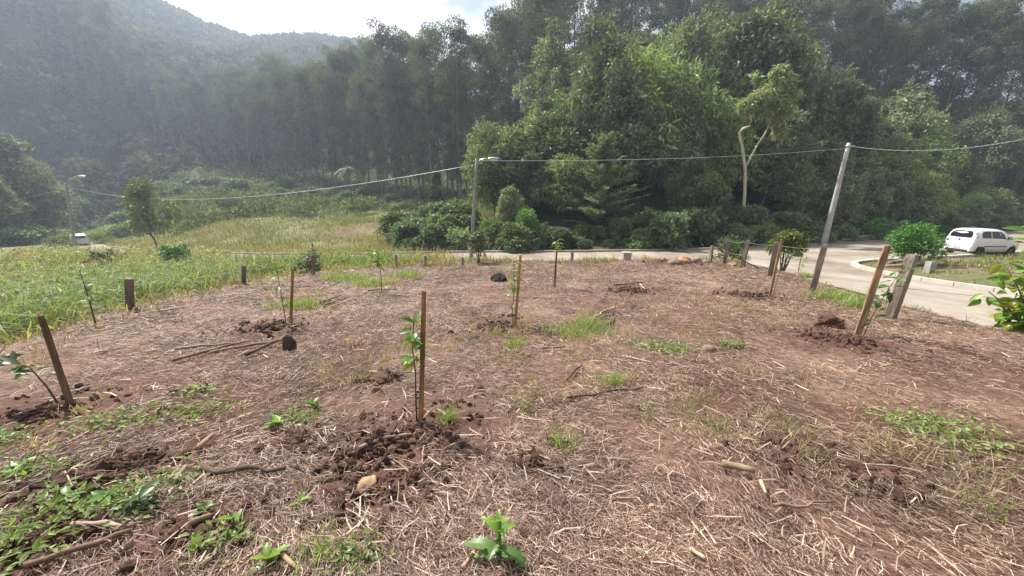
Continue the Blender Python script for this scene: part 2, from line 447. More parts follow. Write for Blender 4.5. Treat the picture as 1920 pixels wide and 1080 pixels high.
# ------------------------------------------------------------------ ground sheet
def build_ground():
    ux = np.linspace(-math.asinh(640 / 3.0), math.asinh(420 / 3.0), 470)
    xs = 3.0 * np.sinh(ux)
    uy = np.linspace(math.asinh(-6 / 3.0), math.asinh(640 / 3.0), 420)
    ys = 3.0 * np.sinh(uy)
    X, Y = np.meshgrid(xs, ys)
    x, y = X.ravel(), Y.ravel()
    z = ground_z(x, y)
    sd = poly_sd(x, y, LOT); t = far_t(x, y); r = np.hypot(x, y)
    isl = poly_sd(x, y, ISLAND + [(80, -14), (80, 40)])
    n = fbm(x / 1.3, y / 1.3, 2); n2 = fbm(x / 6, y / 6, 4)
    lot = np.array([0.095, 0.048, 0.033]); straw = np.array([0.165, 0.10, 0.073])
    grass = np.array([0.09, 0.115, 0.035]); meadow = np.array([0.17, 0.155, 0.065]); brown = np.array([0.16, 0.10, 0.065])
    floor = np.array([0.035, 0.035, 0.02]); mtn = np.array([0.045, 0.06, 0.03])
    C = np.where((n > 0.5)[:, None], straw, lot * 0.9 + straw * 0.1)
    mixn = sstep(0.35, 0.65, n)[:, None]
    C = lot * (1 - mixn) + straw * mixn
    fr_ = sstep(2.5, 8, r)[:, None]; C = C * (1 - fr_) + (np.array([0.215, 0.145, 0.112]) * mixn + np.array([0.15, 0.09, 0.066]) * (1 - mixn)) * fr_
    soil = np.zeros(len(x))
    for sx, sy, sr, ss in SOIL:
        soil = np.maximum(soil, np.exp(-(np.hypot(x - sx, y - sy) / sr) ** 2))
    C = C * (1 - soil[:, None]) + np.array([0.085, 0.043, 0.031]) * soil[:, None]
    wl = sstep(-0.8, 0.2, sd)[:, None]
    mm = sstep(0.42, 0.62, n2)[:, None]
    left = meadow * mm + grass * (1 - mm)
    left = left * (1 - sstep(0, 2, t)[:, None]) + (meadow * mm + np.array([0.12, 0.13, 0.045]) * (1 - mm)) * sstep(0, 2, t)[:, None]
    # bare eroded bank on the right of the meadow
    er = np.exp(-(((x + 15) / 8) ** 2 + ((y - 39) / 6) ** 2))[:, None] * sstep(0.35, 0.55, n)[:, None]
    left = left * (1 - er) + brown * er
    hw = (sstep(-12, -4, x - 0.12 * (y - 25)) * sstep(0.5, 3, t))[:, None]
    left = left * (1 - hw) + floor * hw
    fr = sstep(70, 90, r)[:, None]
    left = left * (1 - fr) + mtn * fr
    iw = sstep(0, 0.5, isl)[:, None]
    left = left * (1 - iw) + (np.array([0.11, 0.115, 0.05]) * (1 - mixn) + np.array([0.21, 0.135, 0.09]) * mixn) * iw
    vg = ((x > 7) & (x < 14) & (t < 0) & (isl < 0))[:, None]
    left = np.where(vg, np.array([0.24, 0.17, 0.12]), left)
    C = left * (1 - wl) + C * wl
    nx, ny = len(xs), len(ys)
    i = np.arange((ny - 1) * (nx - 1)); a = (i // (nx - 1)) * nx + i % (nx - 1)
    Q = np.stack([a, a + 1, a + nx + 1, a + nx], 1)
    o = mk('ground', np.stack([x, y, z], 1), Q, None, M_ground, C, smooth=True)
    tag(o, kind='structure')

build_ground()

def build_road():
    import bmesh
    bm = bmesh.new()
    vs = [bm.verts.new((x, y, float(road_z(x, y)))) for x, y in ROAD]
    f = bm.faces.new(vs)
    bmesh.ops.triangulate(bm, faces=[f])
    bmesh.ops.recalc_face_normals(bm, faces=bm.faces[:])
    me = bpy.data.meshes.new('road'); bm.to_mesh(me); bm.free()
    if me.polygons[0].normal.z < 0: me.flip_normals()
    me.materials.append(M_road)
    o = bpy.data.objects.new('road', me); col.objects.link(o); tag(o, kind='structure')

build_road()

def kerb(line, name, h, w, side, c, a, b):
    """row of kerb stones along a line, each a part of the kerb"""
    P = np.array(line); d = np.concatenate([[0], np.cumsum(np.hypot(*np.diff(P, axis=0).T))])
    root = tag(empty(name, (0, 0, 0)), kind='structure')
    s = a
    mb = MB(); box(mb, (0, 0, 0), (0.97, w, h + 0.1), None, c)
    first = None
    while s < min(b, d[-1] - 1):
        x0, y0 = np.interp(s, d, P[:, 0]), np.interp(s, d, P[:, 1])
        x1, y1 = np.interp(s + 1, d, P[:, 0]), np.interp(s + 1, d, P[:, 1])
        an = math.atan2(y1 - y0, x1 - x0); nx, ny = -math.sin(an) * side, math.cos(an) * side
        if first is None: first = o = mb.build('kerb_stone', M_conc, root)
        else: o = first.copy(); col.objects.link(o)
        cx, cy_ = (x0 + x1) / 2 + nx * w / 2, (y0 + y1) / 2 + ny * w / 2
        o.location = (cx, cy_, float(road_z(cx, cy_)) + h / 2 - 0.05 + random.uniform(-.008, .008))
        dz = float(road_z(x1, y1) - road_z(x0, y0))
        o.rotation_euler = (random.uniform(-.02, .02), -math.atan(dz), an + random.uniform(-.01, .01))
        s += 1.0

kerb(ISLAND, 'island_kerb', 0.13, 0.24, 1, (0.46, 0.42, 0.36), 28, 85)
kerb(FAR_EDGE, 'far_kerb', 0.13, 0.2, 1, (0.30, 0.25, 0.21), 66, 166)

# ------------------------------------------------------------------ foliage builders
def leaf_cards(mb, P, D, N, L, W, C, fold=0.12):
    n = len(P); L = np.broadcast_to(L, (n,))[:, None]; W = np.broadcast_to(W, (n,))[:, None]
    D = norm(D); S = norm(np.cross(D, N)); U = np.cross(S, D)
    mid = P + D * L * 0.42
    V = np.stack([P, mid + S * W * 0.5 + U * L * fold, P + D * L, mid - S * W * 0.5 + U * L * fold], 1).reshape(-1, 3)
    Q = np.arange(n * 4).reshape(-1, 4)
    mb.add(V, Q, None, np.repeat(C, 4, 0))

def rand_dir(n, upbias=0.0):
    d = rng.normal(size=(n, 3)); d = norm(d); d[:, 2] += upbias
    return norm(d)

def palette(n, A, B, spread=0.18, rare=None, p=0.0):
    t = rng.random((n, 1)); C = np.array(A) * (1 - t) + np.array(B) * t
    C = C * np.exp(rng.normal(0, spread, (n, 1)))
    if rare is not None:
        k = rng.random(n) < p; C[k] = np.array(rare) * np.exp(rng.normal(0, 0.2, (k.sum(), 1)))
    return C

def clump(mb, c, r, n, L, W, A, B, droop=0.2, shell=0.55, up=0.25, flat=0.9, tone=None, **kw):
    u = rand_dir(n, up)
    rad = shell + (1 - shell) * np.sqrt(rng.random((n, 1)))
    lump = 0.8 + 0.4 * vnoise(u[:, 0] * 2.2 + c[0], u[:, 1] * 2.2 + c[1] + u[:, 2] * 1.7, 3)[:, None]
    P = np.array(c) + u * np.array(r) * rad * lump
    D = norm(u * 0.7 + rng.normal(0, 0.6, (n, 3)) + np.array([0, 0, -droop]))
    N = norm(u * 0.5 + np.array([0, 0, flat]) + rng.normal(0, 0.45, (n, 3)))
    C = palette(n, A, B, **kw)
    if tone is not None: C = C * tone
    leaf_cards(mb, P, D, N, L * np.exp(rng.normal(0, 0.22, n)), W * np.exp(rng.normal(0, 0.2, n)), C)

def sprigs(mb, cs, n, ln, L, W, A, B):
    """stray shoots that break the outline"""
    for i in range(n):
        c, s_ = cs[int(rng.integers(len(cs)))]
        d = rand_dir(1, 0.5)[0]; l_ = ln * rng.uniform(.5, 1.3); m = 14
        t = np.linspace(0, 1, m)[:, None]; P = np.array(c) + d * (s_ * .7 + l_ * t) + np.array([0, 0, -.25]) * l_ * t * t + rng.normal(0, .03 * ln, (m, 3))
        leaf_cards(mb, P, norm(d * .5 + rng.normal(0, .6, (m, 3))), norm(rng.normal(0, .5, (m, 3)) + np.array([0, 0, 1.])), L * rng.uniform(.7, 1.2, m), W * rng.uniform(.7, 1.2, m), palette(m, A, B, .2))

def limb(mb, a, b, r0, r1, bend=0.12, C=(0.1, 0.08, 0.06), seg=5, k=5):
    a = np.array(a, float); b = np.array(b, float); ln = np.linalg.norm(b - a)
    ts = np.linspace(0, 1, k)
    off = rng.normal(0, bend * ln, 3)
    P = [a + (b - a) * t + off * math.sin(t * math.pi) + np.array([0, 0, 0.08 * ln * math.sin(t * math.pi)]) for t in ts]
    tube(mb, P, np.linspace(r0, r1, k), seg, C)

def make_euc(seed, H=26.0):
    """tall slender eucalyptus: bare pale trunk, airy crown of rounded puffs"""
    global rng
    rng = np.random.default_rng(seed)
    root = empty('eucalyptus_tree', (0, 0, 0))
    tb = MB(); cb = MB()
    bend = rng.normal(0, 0.5, 2)
    def trunk_at(f): return np.array([bend[0] * math.sin(f * 2.2), bend[1] * math.sin(f * 1.7), H * f])
    fs = np.linspace(-0.02, 0.97, 12)
    tube(tb, [trunk_at(f) for f in fs], np.interp(fs, [0, 1], [0.22, 0.04]), 6, (0.20, 0.18, 0.155))
    nb = 32
    for i in range(nb):
        f = 0.17 + 0.81 * (i / (nb - 1)) ** 0.85 + rng.normal(0, 0.012)
        a = i * 2.4 + rng.normal(0, 0.4)
        reach = (0.6 + 2.2 * math.sin(min(1, max(0.05, (f - 0.22) / 0.8)) * math.pi * 0.93)) * rng.uniform(0.55, 1.15)
        if f < 0.5: reach *= 0.7
        b0 = trunk_at(min(f, 0.97))
        tip = b0 + np.array([math.cos(a) * reach, math.sin(a) * reach, 0.9 + reach * 0.55])
        limb(tb, b0, tip, 0.06, 0.02, 0.06, (0.18, 0.16, 0.14), 4, 4)
        s = rng.uniform(0.75, 1.35) * (0.75 if f < 0.5 else 1.0)
        tone = np.exp(rng.normal(0, 0.15))
        clump(cb, tip + np.array([0, 0, 0.2]), (s * 1.05, s * 1.05, s * 0.85), int(150 * s * s), 0.34, 0.15, (0.10, 0.125, 0.07), (0.15, 0.17, 0.09), droop=0.9, shell=0.35, up=0.3, flat=0.4, tone=tone)
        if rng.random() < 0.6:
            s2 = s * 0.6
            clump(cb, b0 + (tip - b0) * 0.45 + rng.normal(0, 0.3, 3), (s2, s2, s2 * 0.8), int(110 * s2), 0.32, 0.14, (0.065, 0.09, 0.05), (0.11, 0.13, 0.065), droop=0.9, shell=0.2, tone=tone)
    top = trunk_at(0.97)
    for k in range(3):
        s = rng.uniform(0.8, 1.2)
        clump(cb, top + np.array([rng.normal(0, 0.5), rng.normal(0, 0.5), rng.uniform(-0.4, 0.6)]), (s, s, s * 0.9), int(150 * s * s), 0.34, 0.15, (0.08, 0.105, 0.055), (0.12, 0.14, 0.07), droop=0.8, shell=0.4)
    tb.build('trunk', M_bark, root, True); cb.build('crown', M_leaf_far, root)
    return root

def make_broad(seed, H=9.0, R=3.2, name='broadleaf_tree', A=(0.045, 0.075, 0.028), B=(0.085, 0.125, 0.045), leaves=6500, L=0.36, W=0.18, vines=0, low=0.25, nc=34, droop=0.25, bark=(0.12, 0.10, 0.08), rare=None, p=0.0, tr=0.16):
    global rng
    rng = np.random.default_rng(seed)
    root = empty(name, (0, 0, 0)); tb = MB(); cb = MB()
    lean = rng.normal(0, 0.25, 2)
    fork = H * rng.uniform(0.28, 0.4)
    fs = np.linspace(-0.06, 1, 6)
    tube(tb, [(lean[0] * f + 0.1 * math.sin(5 * f), lean[1] * f, fork * f) for f in fs], np.interp(fs, [0, 1], [tr * H / 9, tr * 0.7 * H / 9]), 7, bark)
    base = np.array([lean[0], lean[1], fork]); cs = []
    for i in range(nc):
        f = (i + 0.5) / nc; a = i * 2.399 + rng.normal(0, 0.3)
        z = H * (low + (0.95 - low) * f)
        prof = math.sin(math.pi * (0.14 + 0.80 * f) ** 0.85)
        rr = R * prof * (0.22 + 0.85 * rng.random())
        c = np.array([lean[0] + math.cos(a) * rr, lean[1] + math.sin(a) * rr, z + rng.normal(0, 0.05 * H)])
        s = R * rng.uniform(0.20, 0.44)
        cs.append((c, s))
    tot = sum(s * s for c, s in cs)
    for c, s in cs:
        k = np.array([c[0] * 0.25, c[1] * 0.25, min(fork * 1.1, c[2] * 0.7)])
        limb(tb, base * 0.6 + k * 0.4 if c[2] > fork else np.array([lean[0] * .4, lean[1] * .4, c[2] * 0.6]), c, 0.07 * H / 9, 0.02, 0.1, bark, 4, 4)
        clump(cb, c, (s * 1.1, s * 1.1, s * 0.78), int(leaves * s * s / tot), L, W, A, B, droop=droop, shell=0.62, tone=np.exp(rng.normal(0, 0.25)), rare=rare, p=p)
    sprigs(cb, cs, 60, R * .32, L, W, A, B)
    for i in range(vines):
        a = rng.uniform(0, 6.28); z1 = H * rng.uniform(0.45, 0.85); z0 = H * rng.uniform(0.05, 0.3)
        rr = R * rng.uniform(0.7, 1.0)
        for z in np.arange(z0, z1, 0.45):
            clump(cb, (math.cos(a) * rr, math.sin(a) * rr, z), (0.45, 0.45, 0.5), 60, L * 0.8, W * 0.9, A, B, droop=0.9, shell=0.3, tone=1.1)
    tb.build('trunk', M_bark, root, True); cb.build('crown', M_leaf, root)
    return root

def make_bush(seed, H=1.8, R=1.2, name='bush', A=(0.06, 0.10, 0.03), B=(0.10, 0.16, 0.05), leaves=2200, L=0.17, W=0.085, nc=12, droop=0.2, rare=None, p=0.0, stems=6, clear=0.0, spread=0.18, up=0.3):
    global rng
    rng = np.random.default_rng(seed)
    root = empty(name, (0, 0, 0)); tb = MB(); cb = MB(); cs = []
    for i in range(nc):
        f = (i + 0.5) / nc; a = i * 2.399 + rng.normal(0, 0.4)
        rr = R * math.sqrt(rng.random()) * (1.0 - 0.55 * f) * 0.85
        c = np.array([math.cos(a) * rr, math.sin(a) * rr, H * (clear + (0.9 - clear) * (0.12 + 0.88 * f))])
        cs.append((c, R * rng.uniform(0.18, 0.46)))
    tot = sum(s * s for c, s in cs)
    for i, (c, s) in enumerate(cs):
        if i % max(1, nc // stems) == 0: limb(tb, (c[0] * 0.12, c[1] * 0.12, -0.08), c, 0.018 * H, 0.006 * H, 0.07, (0.13, 0.10, 0.07), 4, 5)
        clump(cb, c, (s * 1.1, s * 1.1, s * 0.8), int(leaves * s * s / tot), L, W, A, B, droop=droop, shell=0.25, up=up, tone=np.exp(rng.normal(0, 0.12)), rare=rare, p=p, spread=spread)
    sprigs(cb, cs, 26, R * .45, L, W, A, B)
    tb.build('stem', M_bark, root, True); cb.build('foliage', M_leaf, root)
    return root

def make_plume_tree(seed, H=7.5, R=3.0):
    """cone of feathery, rising branches"""
    global rng
    rng = np.random.default_rng(seed)
    root = empty('feathery_tree', (0, 0, 0)); tb = MB(); cb = MB()
    tube(tb, [(0, 0, -0.4), (0.1, 0, H * 0.4), (0.0, 0.1, H * 0.97)], [0.16, 0.11, 0.03], 7, (0.12, 0.10, 0.08))
    nb = 120
    for i in range(nb):
        f = 0.06 + 0.9 * i / nb + rng.normal(0, .03); a = i * 2.399 + rng.normal(0, .5)
        ln = R * (1.1 - 0.75 * f) * rng.uniform(0.5, 1.25)
        p0 = np.array([0, 0, H * f * 0.93]); d = norm(np.array([math.cos(a), math.sin(a), 0.45 + 0.8 * f + rng.normal(0, .18)]))
        ts = np.linspace(0.12, 1, 9)
        pts = np.array([p0 + d * ln * t + np.array([0, 0, -0.20 * ln * t * t]) for t in ts])
        tube(tb, pts[[0, 4, 8]], [0.03, 0.018, 0.006], 3, (0.12, 0.12, 0.07), cap=False)
        n = 80; t = rng.random(n) ** 0.75
        P = p0 + d * ln * t[:, None] + np.array([0, 0, -0.20 * ln])[None] * (t ** 2)[:, None] + rng.normal(0, 0.05, (n, 3))
        side = np.array([-math.sin(a), math.cos(a), 0.0]); sg = np.where(rng.random(n) < .5, 1, -1)[:, None]
        D = norm(d * 0.55 + side * sg * 0.8 + rng.normal(0, 0.18, (n, 3)) + np.array([0, 0, -0.15]))
        N = norm(np.array([0, 0, 1.0]) + rng.normal(0, 0.25, (n, 3)))
        leaf_cards(cb, P, D, N, 0.38 * (1.1 - 0.5 * t), 0.09, palette(n, (0.15, 0.19, 0.115), (0.22, 0.27, 0.16), 0.15))
    tb.build('trunk', M_bark, root, True); cb.build('crown', M_leaf, root)
    return root

def make_palm(seed, H=5.0, fl=2.0, nf=16):
    global rng
    rng = np.random.default_rng(seed)
    root = empty('palm_tree', (0, 0, 0)); tb = MB()
    tube(tb, [(0, 0, -0.3), (0.08, 0, H * 0.5), (0, 0.05, H)], [0.13, 0.1, 0.08], 7, (0.16, 0.14, 0.11))
    tb.build('trunk', M_bark, root, True)
    for i in range(nf):
        cb = MB(); a = i * 2.399; el = rng.uniform(-0.1, 1.1)
        d = np.array([math.cos(a) * math.cos(el), math.sin(a) * math.cos(el), math.sin(el)])
        ts = np.linspace(0, 1, 10)
        pts = np.array([np.array([0, 0, H]) + d * fl * t + np.array([0, 0, -0.85 * fl * t * t]) for t in ts])
        tube(cb, pts, np.linspace(0.02, 0.005, 10), 3, (0.1, 0.12, 0.05), cap=False)
        side = np.array([-math.sin(a), math.cos(a), 0.0])
        for s in (-1, 1):
            n = 40; t = np.linspace(0.12, 1, n)
            P = np.stack([np.interp(t, ts, pts[:, k]) for k in range(3)], 1)
            D = np.tile(side * s * 0.8 + d * 0.3 + np.array([0, 0, -0.55]), (n, 1)) + rng.normal(0, 0.1, (n, 3))
            leaf_cards(cb, P, D, np.tile((0, 0, 1.0), (n, 1)) + d * 0.2, 0.5 * np.sin(np.clip(t, 0.05, 0.97) * 3.0) + 0.12, 0.045, palette(n, (0.07, 0.10, 0.045), (0.11, 0.14, 0.06)))
        cb.build('frond', M_leaf, root)
    return root

# ------------------------------------------------------------------ eucalyptus grove and ridge trees
eucs = [make_euc(100 + i, h) for i, h in enumerate((26.0, 24.5, 27.5, 23.0, 25.5))]
EUC_L = 'tall slender eucalyptus in the hazy grove behind the meadow'
EUC_R = 'tall eucalyptus with thin trunk on the ridge above the hillside forest'
used = [False] * len(eucs)

def place(lib, usedl, k, loc, rz, sc, label, cat, group, tilt=(0, 0)):
    if not usedl[k]:
        usedl[k] = True; o = lib[k]; o.location = loc; o.rotation_euler = (tilt[0], tilt[1], rz); o.scale = (sc,) * 3 if np.isscalar(sc) else sc
    else:
        o = copy_tree(lib[k], loc, rz, sc, tilt)
    return tag(o, label, cat, group)

rng = np.random.default_rng(5)
def col_at(px, zc, jx=0.0):
    """ground point in the direction of photograph column px at depth zc"""
    d = ray(px, 345.0); t = zc / 1.0
    return d[0] * t + jx, d[1] * t

n_e = 0
def gzone(px):
    for lim, nm in [(180, 'above the far left lamp'), (330, 'behind the lone young eucalyptus'), (480, 'behind the dark purplish bush'), (610, 'left of the tall palm'), (700, 'right behind the tall palm'), (840, 'right of the tall palm'), (940, 'above the central street lamp')]:
        if px < lim: return nm
    return 'at its right end'
def rzone(px):
    for lim, nm in [(1220, 'against the sky above the feathery tree'), (1480, 'above the pale crooked tree'), (1700, 'above the leaning power pole')]:
        if px < lim: return nm
    return 'above the white hatchback'
pxs = np.array([120, 200, 300, 400, 480, 560, 640, 720, 800, 880, 960, 1030])
zf = np.array([140, 126, 118, 108, 98, 88, 78, 69, 63, 58, 56, 56])
for row in range(4):
    s = 110 + row * 9
    while s < 1035:
        z = np.interp(s, pxs, zf) + row * 5.5 + rng.uniform(-2, 2)
        x, y = col_at(s + rng.uniform(-4, 4), z)
        hs = np.interp(s, [120, 240, 330, 420, 560, 720, 830, 940, 1030], [0.62, 0.74, 0.68, 0.78, 0.96, 1.02, 0.96, 0.98, 0.94]) * rng.uniform(0.86, 1.08) * (0.93 + 0.035 * row)
        place(eucs, used, int(rng.integers(5)), (x, y, gz(x, y) - 0.2), rng.uniform(0, 6.28), hs, 'tall slender eucalyptus in the %s row of the grove, %s' % (('front', 'second', 'third', 'rearmost')[row], gzone(s)), 'tree', 'eucalyptus grove, ' + gzone(s), (rng.normal(0, .012), rng.normal(0, .012)))
        n_e += 1
        s += (3.3 * 700 / z) * rng.uniform(0.75, 1.3)
n_r = 0
for row in range(3):
    s = 1040 + row * 17
    while s < 1930:
        z = np.interp(s, [1040, 1200, 1500, 1930], [74, 78, 76, 70]) + row * 6 + rng.uniform(-2, 2)
        x, y = col_at(s, z)
        place(eucs, used, int(rng.integers(5)), (x, y, gz(x, y) - 0.3), rng.uniform(0, 6.28), rng.uniform(0.85, 1.1), 'tall eucalyptus in the %s ridge row %s' % (('front', 'middle', 'rear')[row], rzone(s)), 'tree', 'ridge eucalyptus ' + rzone(s), (rng.normal(0, .02), rng.normal(0, .02)))
        n_r += 1
        s += (3.9 * 700 / z) * rng.uniform(0.7, 1.4)
print('eucalyptus', n_e, n_r)

# ------------------------------------------------------------------ hillside forest
FOREST = 'leafy broadleaf tree in the dense forest on the hillside above the road'
GF = 'broadleaf trees of the hillside forest'
broads = [make_broad(201, 9.0, 3.0, leaves=5200, vines=9, droop=0.6, A=(0.135, 0.162, 0.087), B=(0.229, 0.265, 0.143)), make_broad(202, 7.5, 3.3, leaves=5600, A=(0.130, 0.177, 0.081), B=(0.232, 0.287, 0.131)),
          make_broad(203, 10.0, 2.7, leaves=5200, vines=14, low=0.12, droop=0.7, A=(0.141, 0.162, 0.092), B=(0.235, 0.259, 0.146)), make_broad(204, 7.0, 3.4, leaves=5600, A=(0.181, 0.251, 0.101), B=(0.292, 0.369, 0.154), L=0.5, W=0.14, droop=0.6),
          make_broad(205, 8.5, 2.5, leaves=5200, A=(0.115, 0.137, 0.082), B=(0.191, 0.222, 0.127), L=0.34, W=0.17), make_broad(206, 6.0, 2.8, leaves=5000, low=0.08, A=(0.112, 0.152, 0.078), B=(0.197, 0.254, 0.132), L=0.46, W=0.25)]
bused = [False] * 6
rng = np.random.default_rng(11)
pts_f = []
for row, tt in enumerate(np.arange(4.8, 49, 3.9)):
    for xx in np.arange(-14, 92, 4.4):
        x = xx + rng.uniform(-1.5, 1.5) + (row % 2) * 2.2
        y = float(np.interp(x, FAR_X, FAR_Y)) + tt + rng.uniform(-1.3, 1.3)
        if x - 0.12 * (y - 25) < -7 + 0.18 * tt * rng.uniform(0.6, 1.2): continue
        if x / y > 1.75: continue
        pxx = 960 + FPX * x / (y * math.cos(PITCH) + 1.0); zc = y * math.cos(PITCH) + 1.0
        if 1040 < pxx < 1215 and zc < 32: continue
        if 1345 < pxx < 1480 and zc < 33.5 and tt > 4.5: continue
        pts_f.append((x, y, tt))
LOOK = ['vine-draped tall tree', 'rounded spreading tree', 'narrow vine-curtained tree', 'light green long-leaved tree', 'slim grey-green tree', 'low dark large-leaved tree']
def zone(px):
    for lim, nm in [(1040, 'behind the central street lamp'), (1215, 'around the feathery tree'), (1345, 'between feathery and pale trees'), (1480, 'around the pale crooked tree'), (1640, 'behind the leaning power pole'), (1780, 'above the round island shrub')]:
        if px < lim: return nm
    return 'above the white hatchback'
def px_of(x, y, z=0.0):
    q = _M3.T @ np.array([x, y, z - CZ]); return 960 + FPX * q[0] / -q[2]
for x, y, tt in pts_f:
    px = px_of(x, y, 6)
    k = int(rng.choice(6, p=[.2, .15, .23, .14, .18, .10] if px < 1440 else [.12, .2, .12, .34, .08, .14]))
    s = rng.uniform(0.8, 1.25) * (0.62 if tt < 7 else 0.88 if tt < 11 else 1.08)
    if 1180 < px < 1440 and 12 < tt < 30: s *= 1.3
    if x < 4: s *= 0.82
    zn = zone(px); tier = 'lower' if tt < 9 else 'middle' if tt < 25 else 'upper'
    place(broads, bused, k, (x, y, gz(x, y) - 0.2), rng.uniform(0, 6.28), (s * rng.uniform(.85, 1.15), s * rng.uniform(.85, 1.15), s * rng.uniform(0.85, 1.25)), '%s in the %s forest rows %s' % (LOOK[k], tier, zn), 'tree', '%s rows of hillside forest %s' % (tier, zn), (rng.normal(0, .05), rng.normal(0, .05)))
print('forest', len(pts_f))

# ------------------------------------------------------------------ single trees
def at_col(px, zc):
    x, y = col_at(px, zc); return Vector((x, y, gz(x, y)))

def one(root, loc, rz, sc, label, cat, group=None):
    root.location = loc; root.rotation_euler = (0, 0, rz); root.scale = (sc,) * 3 if np.isscalar(sc) else sc
    return tag(root, label, cat, group)

p = at_col(1128, 28.5)
one(make_plume_tree(301, 7.2, 3.6), p - Vector((0, 0, 0.1)), 0.4, 1.0, 'cone-shaped feathery tree with rising plume branches at the forest edge', 'tree')

def make_pale_tree():
    global rng
    rng = np.random.default_rng(311)
    root = empty('pale_tree', (0, 0, 0)); tb = MB(); cb = MB(); bk = (0.50, 0.45, 0.36)
    tube(tb, [(0.5, 0, -0.4), (0.35, 0, 1.6), (0.25, 0, 2.8), (0.05, 0, 4.2), (-0.35, 0, 5.6), (-0.7, 0.05, 6.6), (-0.55, 0, 6.85), (-0.15, 0, 7.0), (-0.05, 0, 7.3), (-0.4, 0, 8.0)],
         [0.12, 0.11, 0.10, 0.095, 0.09, 0.08, 0.075, 0.07, 0.06, 0.04], 7, bk)
    tube(tb, [(0.6, 0.1, 5.8), (1.0, 0.1, 6.5), (1.2, 0, 7.3), (1.7, 0, 8.6)], [0.06, 0.06, 0.05, 0.03], 5, bk)
    tube(tb, [(-0.05, 0, 4.2), (0.6, 0.1, 5.8)], [0.07, 0.06], 5, bk)
    for c, s in [((-0.5, 0, 8.2), .55), ((0.2, 0, 8.6), .7), ((0.9, 0.2, 8.9), .8), ((1.5, 0, 9.6), .75), ((1.6, 0.1, 8.4), .8), ((2.2, 0, 8.9), .55), ((1.7, 0, 7.4), .5), ((1.2, 0, 10.2), .5), ((1.9, 0, 6.7), .4), ((0.6, 0, 7.8), .45), ((2.0, 0.1, 7.9), .5)]:
        tube(tb, [(1.2, 0, 7.3), tuple((np.array(c) + np.array((1.2, 0, 7.3))) / 2 + rng.normal(0, .1, 3)), c], [0.035, 0.025, 0.01], 4, bk, cap=False)
        clump(cb, c, (s, s, s * 0.8), int(950 * s), 0.26, 0.10, (0.26, 0.275, 0.14), (0.36, 0.37, 0.20), droop=1.0, shell=0.15)
    tb.build('trunk', M_bark, root, True); cb.build('crown', M_leaf, root)
    return root

def at_y(px, y):
    d = ray(px, 345.0); x = d[0] / d[1] * y
    return Vector((x, y, gz(x, y)))

PALE = at_col(1392, 30.0)
one(make_pale_tree(), PALE, 0.0, 1.18, 'pale thin tree with crooked whitish trunk standing out of the dark forest', 'tree')

one(make_broad(321, 6.4, 1.9, 'young_eucalyptus', A=(0.11, 0.135, 0.055), B=(0.17, 0.19, 0.08), leaves=2300, L=0.34, W=0.10, low=0.34, nc=26, droop=1.2, tr=0.10), at_col(266, 34) - Vector((0, 0, 0.1)), 1.0, 1.0, 'lone young eucalyptus with thin stem in the open meadow', 'tree')
one(make_palm(331, 6.2, 2.3, 18), at_col(656, 56), 0.0, 1.0, 'tall palm in front of the eucalyptus grove', 'tree')
one(make_palm(332, 1.7, 1.9, 15), at_col(762, 40), 0.7, 1.0, 'low palm among shrubs at the end of the meadow', 'tree')
one(make_broad(341, 6.0, 1.0, 'slim_tree', A=(0.10, 0.14, 0.05), B=(0.14, 0.19, 0.07), leaves=3500, low=0.1, nc=14), at_col(812, 50), 0.0, 1.0, 'slim pale green tree between the grove and the forest', 'tree')
for k, (px, zc, sc, lb) in enumerate([(-60, 50, 1.35, 'huge dark broadleaf tree cut by the left edge'), (18, 58, 1.95, 'tall dark broadleaf tree beside the left edge, brownish crown'),
                                      (62, 66, 1.45, 'shorter dark broadleaf tree right of the tall one at the left'), (100, 84, 1.2, 'small dark tree at the foot of the blue mountain'),
                                      (140, 92, 0.7, 'rounded dark tree at the left end of the eucalyptus grove')]):
    p = at_col(px, zc)
    o = copy_tree(broads[(0, 4, 2, 1, 4)[k]], p - Vector((0, 0, 0.3)), k * 1.3, sc)
    tag(o, lb, 'tree'); del o['group']

# ------------------------------------------------------------------ bushes
bushes = [make_bush(401, 1.9, 1.5, A=(0.111, 0.169, 0.065), B=(0.182, 0.260, 0.104), leaves=2600, L=0.25, W=0.12), make_bush(402, 1.5, 1.4, leaves=2400, A=(0.135, 0.196, 0.088), B=(0.230, 0.311, 0.148), L=0.21, W=0.11),
          make_bush(403, 2.3, 1.5, leaves=2800, A=(0.100, 0.147, 0.073), B=(0.176, 0.230, 0.122), L=0.28, W=0.15), make_bush(404, 1.3, 1.5, leaves=2200, A=(0.091, 0.146, 0.064), B=(0.161, 0.229, 0.107), L=0.25, W=0.15)]
buused = [False] * 4
rng = np.random.default_rng(21)
BR = 'leafy green bush on the far roadside below the forest'
for tt0 in (0.9, 2.2, 3.6):
    for xx in np.arange(-7, 78, 1.95):
        x = xx + rng.uniform(-.7, .7); y = float(np.interp(x, FAR_X, FAR_Y)) + tt0 + rng.uniform(-.2, .7)
        gap = 0.6 if 1060 < px_of(x, y, 2) < 1195 else 1.0
        if x / y > 1.75: continue
        if tt0 < 1 and rng.random() < (0.45 if x < 30 else 0.3): continue
        s = rng.uniform(0.65, 1.15) * (1.25 if tt0 > 3 else 1) * gap; kb = int(rng.integers(4)); zn = zone(px_of(x, y, 1))
        place(bushes, buused, kb, (x, y, gz(x, y) - 0.05), rng.uniform(0, 6.28), (s, s, s * rng.uniform(.75, 1.1)), '%s bush in the %s roadside row %s' % (('leafy mid green', 'light green fine-leaved', 'taller grey-green', 'low dark green')[kb], 'front' if tt0 < 1 else 'middle' if tt0 < 3 else 'rear', zn), 'bush', 'far roadside bushes ' + zn)
